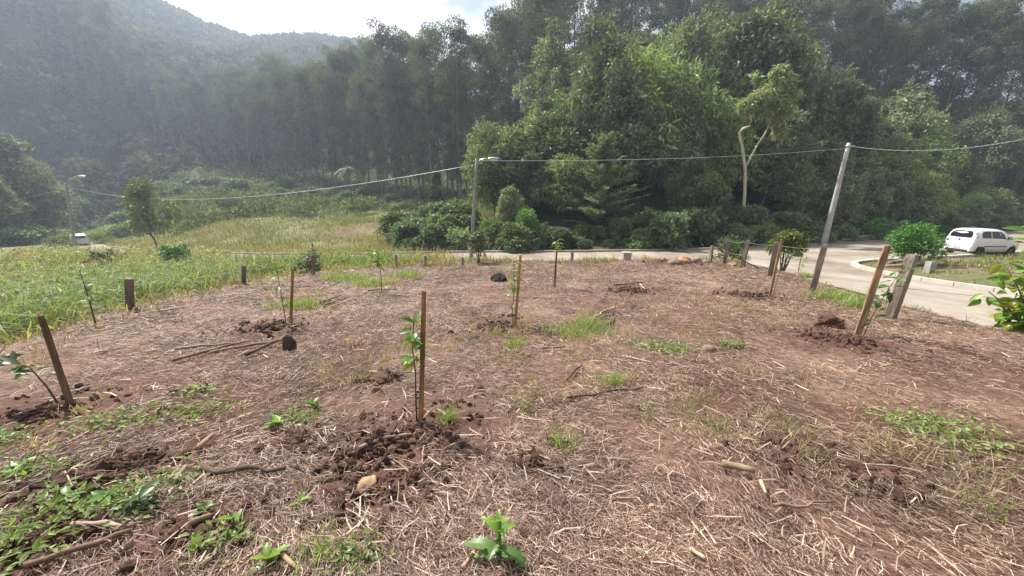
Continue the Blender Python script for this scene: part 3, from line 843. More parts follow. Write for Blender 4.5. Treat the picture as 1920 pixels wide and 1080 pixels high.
BM = 'scrubby bush in the belt at the foot of the eucalyptus grove'
for row in range(3):
    s = 60.0
    while s < 860:
        z = np.interp(s, [60, 200, 400, 600, 860], [76, 84, 73, 66, 46]) + row * 5 + rng.uniform(-3, 3)
        x, y = col_at(s, z)
        k = rng.uniform(0.8, 1.7) * (0.75 if row == 0 else 1); kb = int(rng.integers(4))
        place(bushes, buused, kb, (x, y, gz(x, y) - 0.1), rng.uniform(0, 6.28), (k, k, k * rng.uniform(.6, 1.0)), '%s scrub bush in the %s row below the grove, %s' % (('mid green', 'light green', 'grey-green', 'low dark')[kb], ('front', 'middle', 'rear')[row], gzone(s)), 'bush', 'scrub belt below the grove, ' + gzone(s))
        s += 2.7 * 700 / z * rng.uniform(0.7, 1.6) * (1.5 if row == 0 else 1)
one(make_bush(411, 1.8, 1.9, 'bright_bush', A=(0.14, 0.19, 0.04), B=(0.20, 0.25, 0.06), leaves=2500), at_col(158, 48), 0, 1.0, 'bright yellow-green rounded bush beside the left lamp post', 'bush')
one(make_bush(412, 2.0, 3.2, 'bright_bush', A=(0.14, 0.20, 0.04), B=(0.19, 0.25, 0.05), leaves=3500, L=0.25), at_col(335, 66), 0, 1.0, 'wide yellow-green shrub in the scrub belt behind the young eucalyptus', 'bush')
one(make_bush(413, 2.4, 2.6, 'dark_bush', A=(0.05, 0.055, 0.035), B=(0.09, 0.085, 0.055), leaves=3000), at_col(425, 54), 0, 1.0, 'dark purplish bush at the top of the meadow', 'bush')
for k, (px, zc, sc) in enumerate([(735, 29.0, 1.1), (790, 27.5, 0.8), (835, 28.5, 1.2), (865, 30, 1.5)]):
    o = copy_tree(bushes[k % 4], at_col(px, zc), k, sc); del o['group']
    tag(o, ['broad rounded bush at the left end of the forest edge', 'low spreading bush by the road, left of the central lamp post', 'tall bush just left of the central lamp post', 'tall leafy bush behind the central lamp post'][k], 'bush')
one(make_bush(414, 2.6, 1.4, 'bright_bush', A=(0.13, 0.23, 0.04), B=(0.20, 0.33, 0.07), leaves=2600, L=0.2), at_col(985, 26.0), 0, 1.0, 'bright green bush lit by the sun right of the central lamp post', 'bush')

for k, (px, zc, sc, lb) in enumerate([(196, 58, 1.3, 'bushy scrub just left of the young eucalyptus stem, far behind it'), (222, 63, 1.5, 'tall scrub bush behind the bright bush by the left lamp'), (250, 60, 1.2, 'grey-green scrub directly behind the young eucalyptus'), (30, 52, 1.3, 'scrub bush below the tall dark tree at the left edge'), (75, 56, 1.2, 'scrub bush between the dark trees and the far left lamp'), (95, 62, 1.0, 'scrub bush just left of the far left lamp'), (-15, 48, 1.4, 'scrub bush cut by the left edge under the dark tree')]):
    o = copy_tree(bushes[(k + 1) % 4], at_col(px, zc), k * 1.1, (sc * 1.3, sc * 1.3, sc)); del o['group']; tag(o, lb, 'bush')

# shrubs planted along the fence and on the island
def planted(seed, base, H, R, label, **kw):
    o = make_bush(seed, H, R, 'planted_shrub', **kw); o.location = base - Vector((0, 0, 0.03)); tag(o, label, 'shrub'); return o

planted(421, hit(1702, 497) , 1.75, 1.15, 'round bright green shrub on the road island', leaves=2600, L=0.16, W=0.065, A=(0.07, 0.16, 0.035), B=(0.12, 0.25, 0.06), clear=0.15, nc=22)
planted(422, at_col(1752, 27), 1.0, 1.2, 'yellowish low shrub beyond the bright green island shrub', leaves=1500, A=(0.16, 0.20, 0.04), B=(0.22, 0.25, 0.06))
planted(423, Vector((9.75, 16.6, gz(9.75, 16.6))), 1.2, 0.75, 'small dark green shrub behind the rocks at the fence corner', leaves=1300, L=0.12, W=0.05, A=(0.05, 0.09, 0.03), B=(0.11, 0.16, 0.06), rare=(0.35, 0.38, 0.28), p=0.06)
planted(424, Vector((9.55, 13.0, gz(9.55, 13.0))), 1.55, 0.62, 'yellow-green topped shrub with bare grey stems beside the fence', leaves=1500, L=0.12, W=0.045, A=(0.11, 0.14, 0.03), B=(0.17, 0.20, 0.05), clear=0.45, nc=20, rare=(0.3, 0.32, 0.2), p=0.05)
planted(425, Vector((-1.35, 14.6, gz(-1.35, 14.6))), 1.25, 0.55, 'small grey-green tree with pale leaves in front of the central lamp post', leaves=1000, L=0.1, W=0.06, A=(0.10, 0.13, 0.07), B=(0.16, 0.19, 0.11), rare=(0.42, 0.44, 0.36), p=0.18, clear=0.3)
planted(426, Vector((-6.8, 12.4, gz(-6.8, 12.4))), 1.15, 0.6, 'pale grey-green shrub rising from the tall grass', leaves=900, L=0.11, W=0.055, A=(0.10, 0.13, 0.06), B=(0.18, 0.21, 0.11), rare=(0.42, 0.44, 0.36), p=0.12)
planted(427, Vector((-15.5, 17.0, gz(-15.5, 17.0))), 1.3, 0.85, 'dark green bush in the middle of the tall grass', leaves=1300, L=0.2, W=0.05, A=(0.05, 0.10, 0.03), B=(0.08, 0.15, 0.04))
planted(428, Vector((-19.5, 17.5, gz(-19.5, 17.5))), 1.0, 0.8, 'dark brownish clump among the tall grass', leaves=900, A=(0.07, 0.07, 0.035), B=(0.10, 0.10, 0.05))
planted(429, Vector((-42, 27.0, gz(-42, 27.0))), 2.6, 2.2, 'bright green bush at the left edge behind the tall grass', leaves=2500, A=(0.08, 0.15, 0.03), B=(0.13, 0.21, 0.05))

# ------------------------------------------------------------------ mountain forest (one far mass)
def far_forest():
    global rng
    rng = np.random.default_rng(31)
    n = 8200; az = np.radians(rng.uniform(-64, 6, n)); r = np.sqrt(rng.uniform(128 ** 2, 375 ** 2, n))
    x, y = np.sin(az) * r, np.cos(az) * r
    z = ground_z(x, y); m = 26
    C0 = np.stack([x, y, z + 2.2], 1); s = rng.uniform(1.8, 3.6, n) * (0.75 + r / 900)
    u = rand_dir(n * m, 0.35); P = np.repeat(C0, m, 0) + u * np.repeat(s, m)[:, None] * np.array([1, 1, 0.9]) * (0.6 + 0.4 * rng.random((n * m, 1)))
    tone = np.repeat(np.exp(rng.normal(0, 0.28, n)), m)[:, None]
    hue = np.repeat(rng.random(n), m)[:, None]
    Cc = (np.array([0.045, 0.065, 0.03]) * (1 - hue) + np.array([0.085, 0.095, 0.045]) * hue) * tone
    mb = MB()
    leaf_cards(mb, P - u * 0.6, norm(u + rng.normal(0, .6, u.shape)), norm(u + rng.normal(0, .5, u.shape) + np.array([0, 0, .6])), np.repeat(s, m) * 0.5, np.repeat(s, m) * 0.4, Cc)
    tag(mb.build('mountain_forest', M_leaf_far), 'hazy forest covering the blue mountain', 'forest', kind='stuff')

far_forest()

def undergrowth():
    """low tangled growth under the grove and the forest, too dense to count"""
    global rng
    rng = np.random.default_rng(33); m = 30
    x, y, r = scatter(5600, -68, 4, 50, 150, 1.0); k = (r > np.interp(np.degrees(np.arctan2(x, y)), [-60, -40, -20, 0], [50, 60, 64, 52])) & (far_t(x, y) > 8); x, y = x[k], y[k]; n = len(x)
    s = rng.uniform(.6, 1.5, n); C0 = np.stack([x, y, ground_z(x, y) + s * .35], 1)
    u = rand_dir(n * m, .3); S = np.repeat(s, m)[:, None]; P = np.repeat(C0, m, 0) + u * S * np.array([1.2, 1.2, .7]) * (.4 + .6 * rng.random((n * m, 1)))
    tone = np.repeat(np.exp(rng.normal(0, .25, n)), m)[:, None]
    mb = MB(); leaf_cards(mb, P, norm(u + rng.normal(0, .6, u.shape)), norm(u + np.array([0, 0, .8]) + rng.normal(0, .4, u.shape)), S[:, 0] * .5, S[:, 0] * .24, palette(n * m, (0.11, 0.13, 0.055), (0.18, 0.195, 0.085)) * tone)
    tag(mb.build('undergrowth', M_leaf_far), 'low tangled undergrowth at the foot of the eucalyptus grove', 'undergrowth', kind='stuff')

# ------------------------------------------------------------------ grasses
def blades(mb, P, H, W, lean, C, az=None):
    """arched grass blades, three segments each"""
    n = len(P)
    a = rng.uniform(0, 2 * math.pi, n) if az is None else az
    D = np.stack([np.cos(a), np.sin(a), np.zeros(n)], 1)
    f = rng.uniform(0, 2 * math.pi, n); S = np.stack([np.cos(f), np.sin(f), np.zeros(n)], 1) * W[:, None] / 2
    up = np.array([0, 0, 1.0]); Hc = H[:, None]; ln = lean[:, None]
    p1 = P + up * Hc * 0.45 + D * Hc * ln * 0.18
    p2 = P + up * Hc * 0.82 + D * Hc * ln * 0.55
    p3 = P + up * Hc * (1.0 - 0.25 * ln) + D * Hc * ln * 1.05
    V = np.stack([P - S, P + S, p1 - S * .9, p1 + S * .9, p2 - S * .55, p2 + S * .55, p3], 1).reshape(-1, 3)
    b = np.arange(n)[:, None] * 7
    Q = np.concatenate([b + np.array([[0, 1, 3, 2]]), b + np.array([[2, 3, 5, 4]])])
    T = b + np.array([[4, 5, 6]])
    mb.add(V, Q, T, np.repeat(C, 7, 0))

def scatter(n, az0, az1, r0, r1, power=1.0):
    az = np.radians(rng.uniform(az0, az1, n))
    u = rng.random(n)
    r = np.exp(np.log(r0) + u * (np.log(r1) - np.log(r0))) if power == 1 else (r0 ** (2 - power) + u * (r1 ** (2 - power) - r0 ** (2 - power))) ** (1 / (2 - power))
    return np.sin(az) * r, np.cos(az) * r, r

def tall_grass():
    global rng
    rng = np.random.default_rng(41)
    x, y, r = scatter(190000, -70, 2, 4.5, 46)
    sd = poly_sd(x, y, LOT); rd = poly_sd(x, y, ROAD); t = far_t(x, y)
    nz_ = fbm(x / 1.7, y / 1.7, 51); ny_ = fbm(x / 5, y / 5, 55)
    edge = sstep(0.0, 1.6, -sd)
    keep = ((sd < 0.3) | ((sd < 1.1) & (rng.random(len(x)) < .22))) & (rd < -0.25) & (t < 0) & (rng.random(len(x)) < 0.15 + 0.85 * edge) & (rng.random(len(x)) < 0.35 + 1.3 * sstep(.3, .6, nz_)) & (x < -1.0 + 0.0 * y)
    x, y, r, sd, nz_, ny_ = x[keep], y[keep], r[keep], sd[keep], nz_[keep], ny_[keep]
    z = ground_z(x, y); n = len(x); e = sstep(0.0, 2.2, -sd)
    rim = sstep(9.5, 12.5, y)
    H = (0.15 + 0.66 * e * (0.25 + 1.9 * nz_ ** 1.5)) * np.exp(rng.normal(0, 0.22, n)) * (1 - 0.35 * rim) * (1 + 0.012 * r + 0.008 * np.clip(r - 12, 0, 30) * (x < -12))
    W = (0.006 + 0.0011 * r) * rng.uniform(0.7, 1.3, n)
    g = sstep(0.36, 0.56, ny_ + 0.25 * (nz_ - .5)) * (1 - 0.75 * (1 - e))
    g = np.clip(g * (1 - 0.55 * sstep(14, 26, r)), 0, 1)[:, None]
    dry = palette(n, (0.27, 0.22, 0.11), (0.36, 0.30, 0.16), 0.22); gr = palette(n, (0.125, 0.19, 0.05), (0.215, 0.285, 0.095), 0.3)
    H = np.minimum(H * 1.12, 1.2); sel = (rng.random((n, 1)) < g * 0.74 + 0.09)
    C = np.where(sel, gr, dry)
    brn = (rng.random(n) < 0.5 * (1 - e)); C[brn] = palette(int(brn.sum()), (0.16, 0.10, 0.06), (0.25, 0.17, 0.10))
    mb = MB(); blades(mb, np.stack([x, y, z - 0.01], 1), H, W, np.clip(rng.normal(0.7, 0.3, n), 0.05, 1.4), C)
    # broad-leaved weeds mixed into the grass
    k = rng.random(n) < 0.16 * sstep(.40, .6, fbm(x / 2.2, y / 2.2, 57)); P = np.stack([x, y, z + H * rng.uniform(.25, 1.0, n)], 1)[k]; m = len(P)
    leaf_cards(mb, P, rand_dir(m, .1), norm(rng.normal(0, .5, (m, 3)) + np.array([0, 0, 1.])), (0.04 + .005 * r[k]) * rng.uniform(.6, 1.5, m), (0.02 + .0026 * r[k]) * rng.uniform(.6, 1.4, m), palette(m, (0.12, 0.19, 0.05), (0.24, 0.30, 0.11), .3))
    tag(mb.build('tall_grass', M_grass), 'bright green tall grass growing left of the cleared lot', 'grass', kind='stuff')
    print('tall grass', n)

def meadow_grass():
    global rng
    rng = np.random.default_rng(42)
    x, y, r = scatter(130000, -68, 2, 24, 92, 1.3)
    t = far_t(x, y); rd = poly_sd(x, y, ROAD)
    nz_ = fbm(x / 3, y / 3, 61); ny_ = fbm(x / 9, y / 9, 65)
    er = np.exp(-(((x + 15) / 8) ** 2 + ((y - 39) / 6) ** 2))
    keep = (t > 0.3) & (rd < -0.2) & (x - 0.12 * (y - 25) < -3) & (rng.random(len(x)) < 0.25 + sstep(.3, .6, nz_)) & (rng.random(len(x)) > 0.75 * er)
    x, y, r, nz_, ny_ = x[keep], y[keep], r[keep], nz_[keep], ny_[keep]; n = len(x)
    H = (0.14 + 0.34 * nz_) * np.exp(rng.normal(0, .3, n)); W = (0.014 + 0.0008 * r) * rng.uniform(.7, 1.3, n)
    g = sstep(0.38, 0.6, ny_)
    sel = rng.random(n) < 0.25 + 0.6 * g
    C = np.where(sel[:, None], palette(n, (0.14, 0.16, 0.065), (0.20, 0.215, 0.09)), palette(n, (0.23, 0.19, 0.10), (0.31, 0.24, 0.14)))
    mb = MB(); blades(mb, np.stack([x, y, ground_z(x, y) - .02], 1), H, W, np.clip(rng.normal(.5, .25, n), .05, 1.1), C)
    tag(mb.build('meadow_grass', M_grass), 'olive and straw coloured grass of the meadow beyond the road', 'grass', kind='stuff')
    print('meadow', n)

def verge_grass():
    """thin grass on the island, on the rim of the lot and beside the road"""
    global rng
    rng = np.random.default_rng(43)
    x = rng.uniform(7, 60, 60000); y = rng.uniform(2, 40, 60000); k = rng.random(60000) < 1.0 / (0.4 + 0.06 * np.hypot(x, y)); x, y = x[k], y[k]
    xi, yi = rng.uniform(14, 42, 26000), rng.uniform(5, 26, 26000); x, y = np.concatenate([x, xi]), np.concatenate([y, yi])
    isl = poly_sd(x, y, ISLAND + [(80, -14), (80, 40)]); sd = poly_sd(x, y, LOT); rd = poly_sd(x, y, ROAD)
    nn = fbm(x / 1.1, y / 1.1, 71)
    keep = ((isl > 0.3) & (nn > 0.53)) | ((sd < 0.6) & (rd < -0.15) & (x < 13) & (nn > 0.60))
    keep &= (x / y < 1.7)
    x, y, nn = x[keep], y[keep], nn[keep]
    x2, y2, r2 = scatter(26000, -26, 32, 11.5, 19); sd2 = poly_sd(x2, y2, LOT); rd2 = poly_sd(x2, y2, ROAD)
    k2 = (rd2 < -0.2) & (sd2 < 1.2) & (fbm(x2 / .8, y2 / .8, 75) > 0.52)
    x, y = np.concatenate([x, x2[k2]]), np.concatenate([y, y2[k2]]); n = len(x); r = np.hypot(x, y)
    rim = np.concatenate([np.zeros(len(nn)), np.ones(k2.sum())])
    H = 0.18 * np.exp(rng.normal(0, .35, n)); W = (0.007 + 0.001 * r) * rng.uniform(.7, 1.3, n)
    sel = rng.random(n) < np.where(rim > 0, 0.3, 0.6)
    C = np.where(sel[:, None], palette(n, (0.12, 0.20, 0.04), (0.2, 0.28, 0.07)), palette(n, (0.28, 0.21, 0.12), (0.38, 0.29, 0.18)))
    mb = MB(); blades(mb, np.stack([x, y, ground_z(x, y) - .01], 1), H, W, np.clip(rng.normal(.6, .3, n), .05, 1.2), C)
    tag(mb.build('verge_grass', M_grass), 'sparse grass on the road verges and the rim of the lot', 'grass', kind='stuff')
    print('verge', n)

undergrowth(); tall_grass(); meadow_grass(); verge_grass()

# ------------------------------------------------------------------ straw mulch on the lot
def soil_mask(x, y):
    s = np.zeros(len(x))
    for sx, sy, sr, ss in SOIL:
        k = (np.abs(x - sx) < 2.4 * sr) & (np.abs(y - sy) < 2.4 * sr)
        if k.any():
            d = np.hypot(x[k] - sx, y[k] - sy) / sr
            s[k] = np.maximum(s[k], np.exp(-(d * (0.75 + 0.5 * fbm(x[k] * 3, y[k] * 3, 17))) ** 4 * 1.2) * min(1, ss + .15))
    return s

def ribbons(mb, P, yaw, pitch, L, W, bend, C, roll):
    n = len(P)
    D = np.stack([np.cos(yaw) * np.cos(pitch), np.sin(yaw) * np.cos(pitch), np.sin(pitch)], 1)
    H = np.stack([-np.sin(yaw), np.cos(yaw), np.zeros(n)], 1); U = np.cross(D, H)
    S = (H * np.cos(roll)[:, None] + U * np.sin(roll)[:, None]) * W[:, None] / 2
    B = (H * bend[:, None] + U * np.abs(bend)[:, None] * 0.5) * L[:, None]
    a, m, b = P - D * L[:, None] / 2, P + B, P + D * L[:, None] / 2
    V = np.stack([a - S, a + S, m - S, m + S, b - S * .7, b + S * .7], 1).reshape(-1, 3)
    k = np.arange(n)[:, None] * 6
    mb.add(V, np.concatenate([k + np.array([[0, 1, 3, 2]]), k + np.array([[2, 3, 5, 4]])]), None, np.repeat(C, 6, 0))

def straw():
    global rng
    rng = np.random.default_rng(51)
    x, y, r = scatter(300000, -60, 60, 1.05, 19)
    xb, yb, r_b = scatter(100000, -52, 50, 4.5, 18, 0.7); x, y, r = np.concatenate([x, xb]), np.concatenate([y, yb]), np.concatenate([r, r_b])
    sd = poly_sd(x, y, LOT); sm = soil_mask(x, y)
    nn = fbm(x * 1.6, y * 1.6, 81); n2 = fbm(x / 1.5, y / 1.5, 85)
    keep = (sd > -0.2) & (rng.random(len(x)) < (0.30 + 1.0 * sstep(0.36, 0.62, 0.6 * nn + 0.4 * n2)) * (1 - 0.93 * sm))
    x, y, r, nn, n2 = x[keep], y[keep], r[keep], nn[keep], n2[keep]; n = len(x)
    L = np.minimum(rng.lognormal(math.log(0.040), 0.5, n), .12) * (1 + r / 12); W = 0.00175 * (1 + r / 4.0) * rng.uniform(0.6, 1.5, n)
    yaw = rng.uniform(0, math.pi, n) + 0.0
    # combed by the rake: a prevailing direction that wanders over the lot
    prev = (fbm(x / 2.5, y / 2.5, 88) * 7.0); k = rng.random(n) < 0.45; yaw[k] = prev[k] + rng.normal(0, .45, k.sum())
    pitch = rng.normal(0, 0.14, n); st = rng.random(n) < 0.05; pitch[st] = rng.uniform(.3, 1.1, st.sum())
    z = ground_z(x, y) + np.abs(rng.normal(0, 0.012, n)) + 0.004 + np.abs(np.sin(pitch)) * L * 0.45
    pale = palette(n, (0.42, 0.31, 0.25), (0.55, 0.42, 0.35), 0.2); mid = palette(n, (0.25, 0.16, 0.12), (0.36, 0.245, 0.19), 0.25); dark = palette(n, (0.11, 0.062, 0.045), (0.19, 0.115, 0.085), 0.25)
    q = rng.random((n, 1)); C = np.where(q < 0.15, pale, np.where(q < 0.60, mid, dark))
    C = C * 0.92 * np.exp(1.1 * (fbm(x * 2.3, y * 2.3, 83) - 0.5))[:, None]
    ol = sstep(0.9, 3.2, x - 0.35 * y + 1.2)[:, None] * 0.7
    C = C * (1 - ol) + C * np.array([0.96, 0.97, 0.86]) * ol
    mb = MB(); ribbons(mb, np.stack([x, y, z], 1), yaw, pitch, L, W, rng.normal(0, 0.11, n), C, rng.normal(0, 0.7, n))
    # thicker broken stalks
    m = 1500; x, y, r = scatter(m, -60, 60, 1.1, 18); k = poly_sd(x, y, LOT) > 0.1; x, y, r = x[k], y[k], r[k]; m = len(x)
    L = rng.uniform(0.04, 0.14, m) * (1 + r / 16); W = rng.uniform(0.003, 0.0065, m) * (1 + r / 8)
    pitch = rng.normal(0, .10, m)
    ribbons(mb, np.stack([x, y, ground_z(x, y) + 0.022 + np.abs(np.sin(pitch)) * L * .5], 1), rng.uniform(0, 3.14, m), pitch, L, W, rng.normal(0, .04, m), palette(m, (0.36, 0.27, 0.20), (0.52, 0.41, 0.31), .2), rng.normal(0, .4, m))
    tag(mb.build('straw_mulch', M_straw), 'dry pinkish straw mulch covering the cleared lot', 'straw', kind='stuff')
    print('straw', n)
    # dry tufts standing in the mulch
    mb = MB(); tx, ty, tr = scatter(420, -58, 58, 2.5, 16); k = (poly_sd(tx, ty, LOT) > 0.2) & (fbm(tx / 2, ty / 2, 91) > .5)
    for a, b in zip(tx[k], ty[k]):
        m = 26; s = rng.uniform(0.05, 0.13); xx = a + rng.normal(0, s * .8, m); yy = b + rng.normal(0, s * .8, m); rr = math.hypot(a, b)
        C = palette(m, (0.30, 0.22, 0.15), (0.42, 0.33, 0.22), .2)
        if rng.random() < .18: C = palette(m, (0.14, 0.20, 0.05), (0.22, 0.28, 0.08), .2)
        blades(mb, np.stack([xx, yy, ground_z(xx, yy) - .005], 1), rng.uniform(.05, .15, m), np.full(m, 0.003 * (1 + rr / 5)), rng.uniform(.2, 1.2, m), C)
    tag(mb.build('dry_tufts', M_grass), 'small dry grass tufts sticking up through the straw', 'grass', kind='stuff')

straw()

def clods():
    global rng
    rng = np.random.default_rng(61); mb = MB()
    for sx, sy, sr, ss in SOIL:
        d = math.hypot(sx, sy); m = int((110 + 300 * sr) * (1.5 if d < 4 else 1))
        a = rng.uniform(0, 6.28, m); rr = sr * np.abs(rng.normal(0, .55, m)); x, y = sx + np.cos(a) * rr, sy + np.sin(a) * rr
        z = ground_z(x, y); s = np.minimum(rng.lognormal(math.log(0.0085), .6, m), .026) * (1 + d / 12)
        for i in range(m):
            V = ICO_V * np.exp(rng.normal(0, .22, (12, 1))) * s[i] * rng.uniform(.7, 1.3, 3)
            mb.add(V + (x[i], y[i], z[i] + s[i] * .35), None, ICO_T, np.array((0.10, 0.054, 0.039)) * math.exp(rng.normal(0, .25)))
    tag(mb.build('soil_clods', M_soil), 'crumbled reddish brown soil around the planting holes', 'soil', kind='stuff')

clods()

# ------------------------------------------------------------------ low green weeds in the straw
WEEDS = [(1080, 628, .42, 'g'), (1110, 612, .3, 'g'), (965, 650, .12, 'g'), (220, 792, .28, 'c'), (380, 772, .26, 'c'), (560, 786, .2, 'c'), (60, 888, .2, 'c'), (170, 955, .26, 'c'), (240, 945, .22, 'c'), (95, 970, .2, 'c'),
         (25, 1040, .18, 'c'), (330, 905, .14, 'c'), (600, 1052, .09, 'g'), (1230, 652, .35, 'c'), (1265, 660, .2, 'c'), (1375, 650, .14, 'c'), (1800, 822, .42, 'c'), (1740, 800, .3, 'c'), (840, 792, .06, 'g'), (1055, 842, .1, 'g'),
         (1570, 560, .5, 'g'), (1510, 523, .3, 'g'), (680, 1052, .12, 'c'), (420, 1020, .12, 'c'), (560, 575, .4, 'g'), (650, 525, .6, 'g'), (760, 520, .5, 'g'), (700, 535, .5, 'g'), (370, 735, .12, 'c'), (1150, 720, .12, 'g'), (20, 825, .15, 'c'), (1600, 575, .3, 'g')]

def weeds():
    global rng
    rng = np.random.default_rng(71); mb = MB()
    for px, py, s, kind in WEEDS:
        p = hit(px, py); d = math.hypot(p.x, p.y); m = int(190 * s / .25) if d < 4 else int(180 * s / .25)
        q = rng.normal(0, .55, (m, 2)) * s; x, y = p.x + q[:, 0], p.y + q[:, 1] * .8
        P = np.stack([x, y, ground_z(x, y)], 1)
        if kind == 'g':
            blades(mb, P, rng.uniform(.05, .15, m) * (1 + d / 14), np.full(m, .004 * (1 + d / 6)), rng.uniform(.3, 1.1, m), palette(m, (0.17, 0.25, 0.06), (0.30, 0.37, 0.13), .25))
        else:
            P[:, 2] += rng.uniform(.005, .05, m); D = rand_dir(m, .15); D[:, 2] = np.abs(D[:, 2]) * .5
            leaf_cards(mb, P, norm(D), norm(rng.normal(0, .35, (m, 3)) + np.array([0, 0, 1.])), rng.uniform(.018, .045, m) * (1 + d / 12), rng.uniform(.010, .022, m) * (1 + d / 12), palette(m, (0.15, 0.21, 0.06), (0.26, 0.32, 0.12), .25))
    tag(mb.build('ground_weeds', M_grass), 'patches of short green weeds sprouting through the straw', 'weeds', kind='stuff')

weeds()

# ------------------------------------------------------------------ fence: leaning posts and slack wires
def post_mesh(name, base, top, w, c, parent, turn=0.6, seg=None):
    """squared, slightly worn post; its own top is cut at a small angle"""
    mb = MB(); b = np.array(base); t = np.array(top); ax = norm(t - b)
    u = norm(np.cross(ax, np.array([math.cos(turn), math.sin(turn), 0.05]))); v = np.cross(ax, u); b = b - ax * .25
    V = []; fr = (0, .25, .5, .75, .94, 1.0)
    for f in fr:
        k = w / 2 * (0.86 if f == 1 else 1.0) * rng.uniform(.96, 1.03)
        ch = .10
        for sx, sy in ((1, 1 - ch), (1 - ch, 1), (-1 + ch, 1), (-1, 1 - ch), (-1, -1 + ch), (-1 + ch, -1), (1 - ch, -1), (1, -1 + ch)):
            V.append(b + (t - b) * f + u * k * sx + v * k * sy + rng.normal(0, w * .015, 3))
    n = 8; Q = [(i * n + j, i * n + (j + 1) % n, (i + 1) * n + (j + 1) % n, (i + 1) * n + j) for i in range(len(fr) - 1) for j in range(n)]
    V.append(np.mean(V[-8:], 0)); e = (len(fr) - 1) * n; T = [(e + j, e + (j + 1) % n, len(V) - 1) for j in range(n)]
    n_ = len(V); f_ = np.clip(np.arange(n_) // 8 / (len(fr) - 1.0), 0, 1)
    cc = np.array(c)[None] * np.exp(rng.normal(0, .16, (n_, 1))); dirt = np.clip(1 - f_ * 3.2, 0, 1)[:, None] * rng.uniform(.4, 1, (n_, 1))
    mb.add(V, Q, T, cc * (1 - dirt) + np.array([0.12, 0.07, 0.05]) * dirt)
    return mb.build(name, M_wood, parent)

def lift(px0, py0, px1, py1):
    """base on the ground under one pixel, tip above it under another, both at one distance"""
    b = hit(px0, py0); t = on_ray_at_y(px1, py1, b.y)
    return b, t

def wire(root, pts, r=0.006, sag=0.03, mat=None, name='wire', c=(0.5, 0.5, 0.46)):
    mb = MB()
    for a, b in zip(pts[:-1], pts[1:]):
        a, b = np.array(a), np.array(b); ts = np.linspace(0, 1, 9)
        tube(mb, [a + (b - a) * t - np.array([0, 0, sag * 4 * t * (1 - t)]) for t in ts], r, 5, c, cap=True)
    return mb.build(name, mat or M_wire, root, True)

rng = np.random.default_rng(81)
def fence(label, posts, w, c, tail=None, levels=(0.93, 0.5)):
    P = [lift(*q) for q in posts]
    root = tag(empty('post_fence', P[0][0]), label, 'fence')
    off = np.array(P[0][0])
    for i, (b, t) in enumerate(P):
        post_mesh('post', np.array(b) - off, np.array(t) - off, w if np.isscalar(w) else w[i], np.array(c) * rng.uniform(.8, 1.15), root, turn=rng.uniform(.2, .9))
    for lv in levels:
        pts = [np.array(b) - off + (np.array(t) - np.array(b)) * lv + np.array([0.0, -(w if np.isscalar(w) else w[i]) / 2 - .004, 0]) for i, (b, t) in enumerate(P)]
        if tail is not None: pts = [np.array(tail) - off + np.array([0, 0, -.0 if lv > .8 else -.45])] + pts
        wire(root, pts, r=0.004, sag=0.05)
    return P

fp = fence('fence of leaning square grey posts and slack wires beside the road', [(1668, 597, 1712, 477), (1523, 545, 1547, 458), (1443, 518, 1457, 454), (1392, 502, 1403, 450), (1358, 494, 1365, 448), (1332, 494, 1335, 461)],
           [0.125, 0.12, 0.12, 0.12, 0.11, 0.10], (0.25, 0.205, 0.17), tail=(10.2, 5.2, CZ - 1.15))
fence('low fence of short thin posts along the front rim of the lot', [(1073, 491, 1073, 473), (867, 499, 867, 482), (797, 499, 797, 479), (743, 502, 743, 477)], 0.085, (0.26, 0.23, 0.20), levels=(0.85,))
fence('fence of short dark round-shouldered posts at the edge of the tall grass', [(587, 516, 587, 478), (457, 533, 457, 498), (244, 579, 242, 522)], [0.09, 0.095, 0.11], (0.17, 0.145, 0.115), levels=(0.8,))

# ------------------------------------------------------------------ stakes and saplings
def stake(px, w, th, label, c, knots=0, flat=True):
    c = np.array(c) * 0.8
    b, t = lift(*px); b, t = np.array(b), np.array(t)
    root = None; mb = MB(); ax = norm(t - b)
    ln = np.linalg.norm(t - b); n = 9; pts = [b - ax * .2 + (t - b + ax * .2) * f for f in np.linspace(0, 1, n)]
    if flat:
        u = norm(np.cross(ax, np.array([0.25, 1, 0]))); v = np.cross(ax, u); V = []; 
        for i, q in enumerate(pts):
            k = rng.uniform(.9, 1.08) * (0.8 if i == n - 1 else 1)
            for sx, sy in ((1, .7), (.7, 1), (-.7, 1), (-1, .7), (-1, -.7), (-.7, -1), (.7, -1), (1, -.7)):
                V.append(q + u * w / 2 * sx * k + v * th / 2 * sy * k + rng.normal(0, w * .02, 3))
        Q = [(i * 8 + j, i * 8 + (j + 1) % 8, (i + 1) * 8 + (j + 1) % 8, (i + 1) * 8 + j) for i in range(n - 1) for j in range(8)]
        V.append(np.mean(V[-8:], 0) + ax * w * .15); e = (n - 1) * 8
        mb.add(V, Q, [(e + j, e + (j + 1) % 8, len(V) - 1) for j in range(8)], np.array(c)[None] * np.exp(rng.normal(0, .22, (len(V), 1))) * (1 - .45 * np.clip(1 - np.arange(len(V)) / 20.0, 0, 1))[:, None])
    else:
        m = 25; pp = [b - ax * .2 + (t - b + ax * .2) * f for f in np.linspace(0, 1, m)]
        rad = [w / 2 * (1.18 if knots and i % (m // max(knots, 1)) == 0 else 1.0) for i in range(m)]
        tube(mb, pp, rad, 8, c)
    o = mb.build('wooden_stake', M_wood, None, not flat)
    # origin at the foot of the stake
    me = o.data; me.transform(Matrix.Translation(-Vector(b))); o.location = b
    return tag(o, label, 'stake', 'stakes of the young trees'), b, t

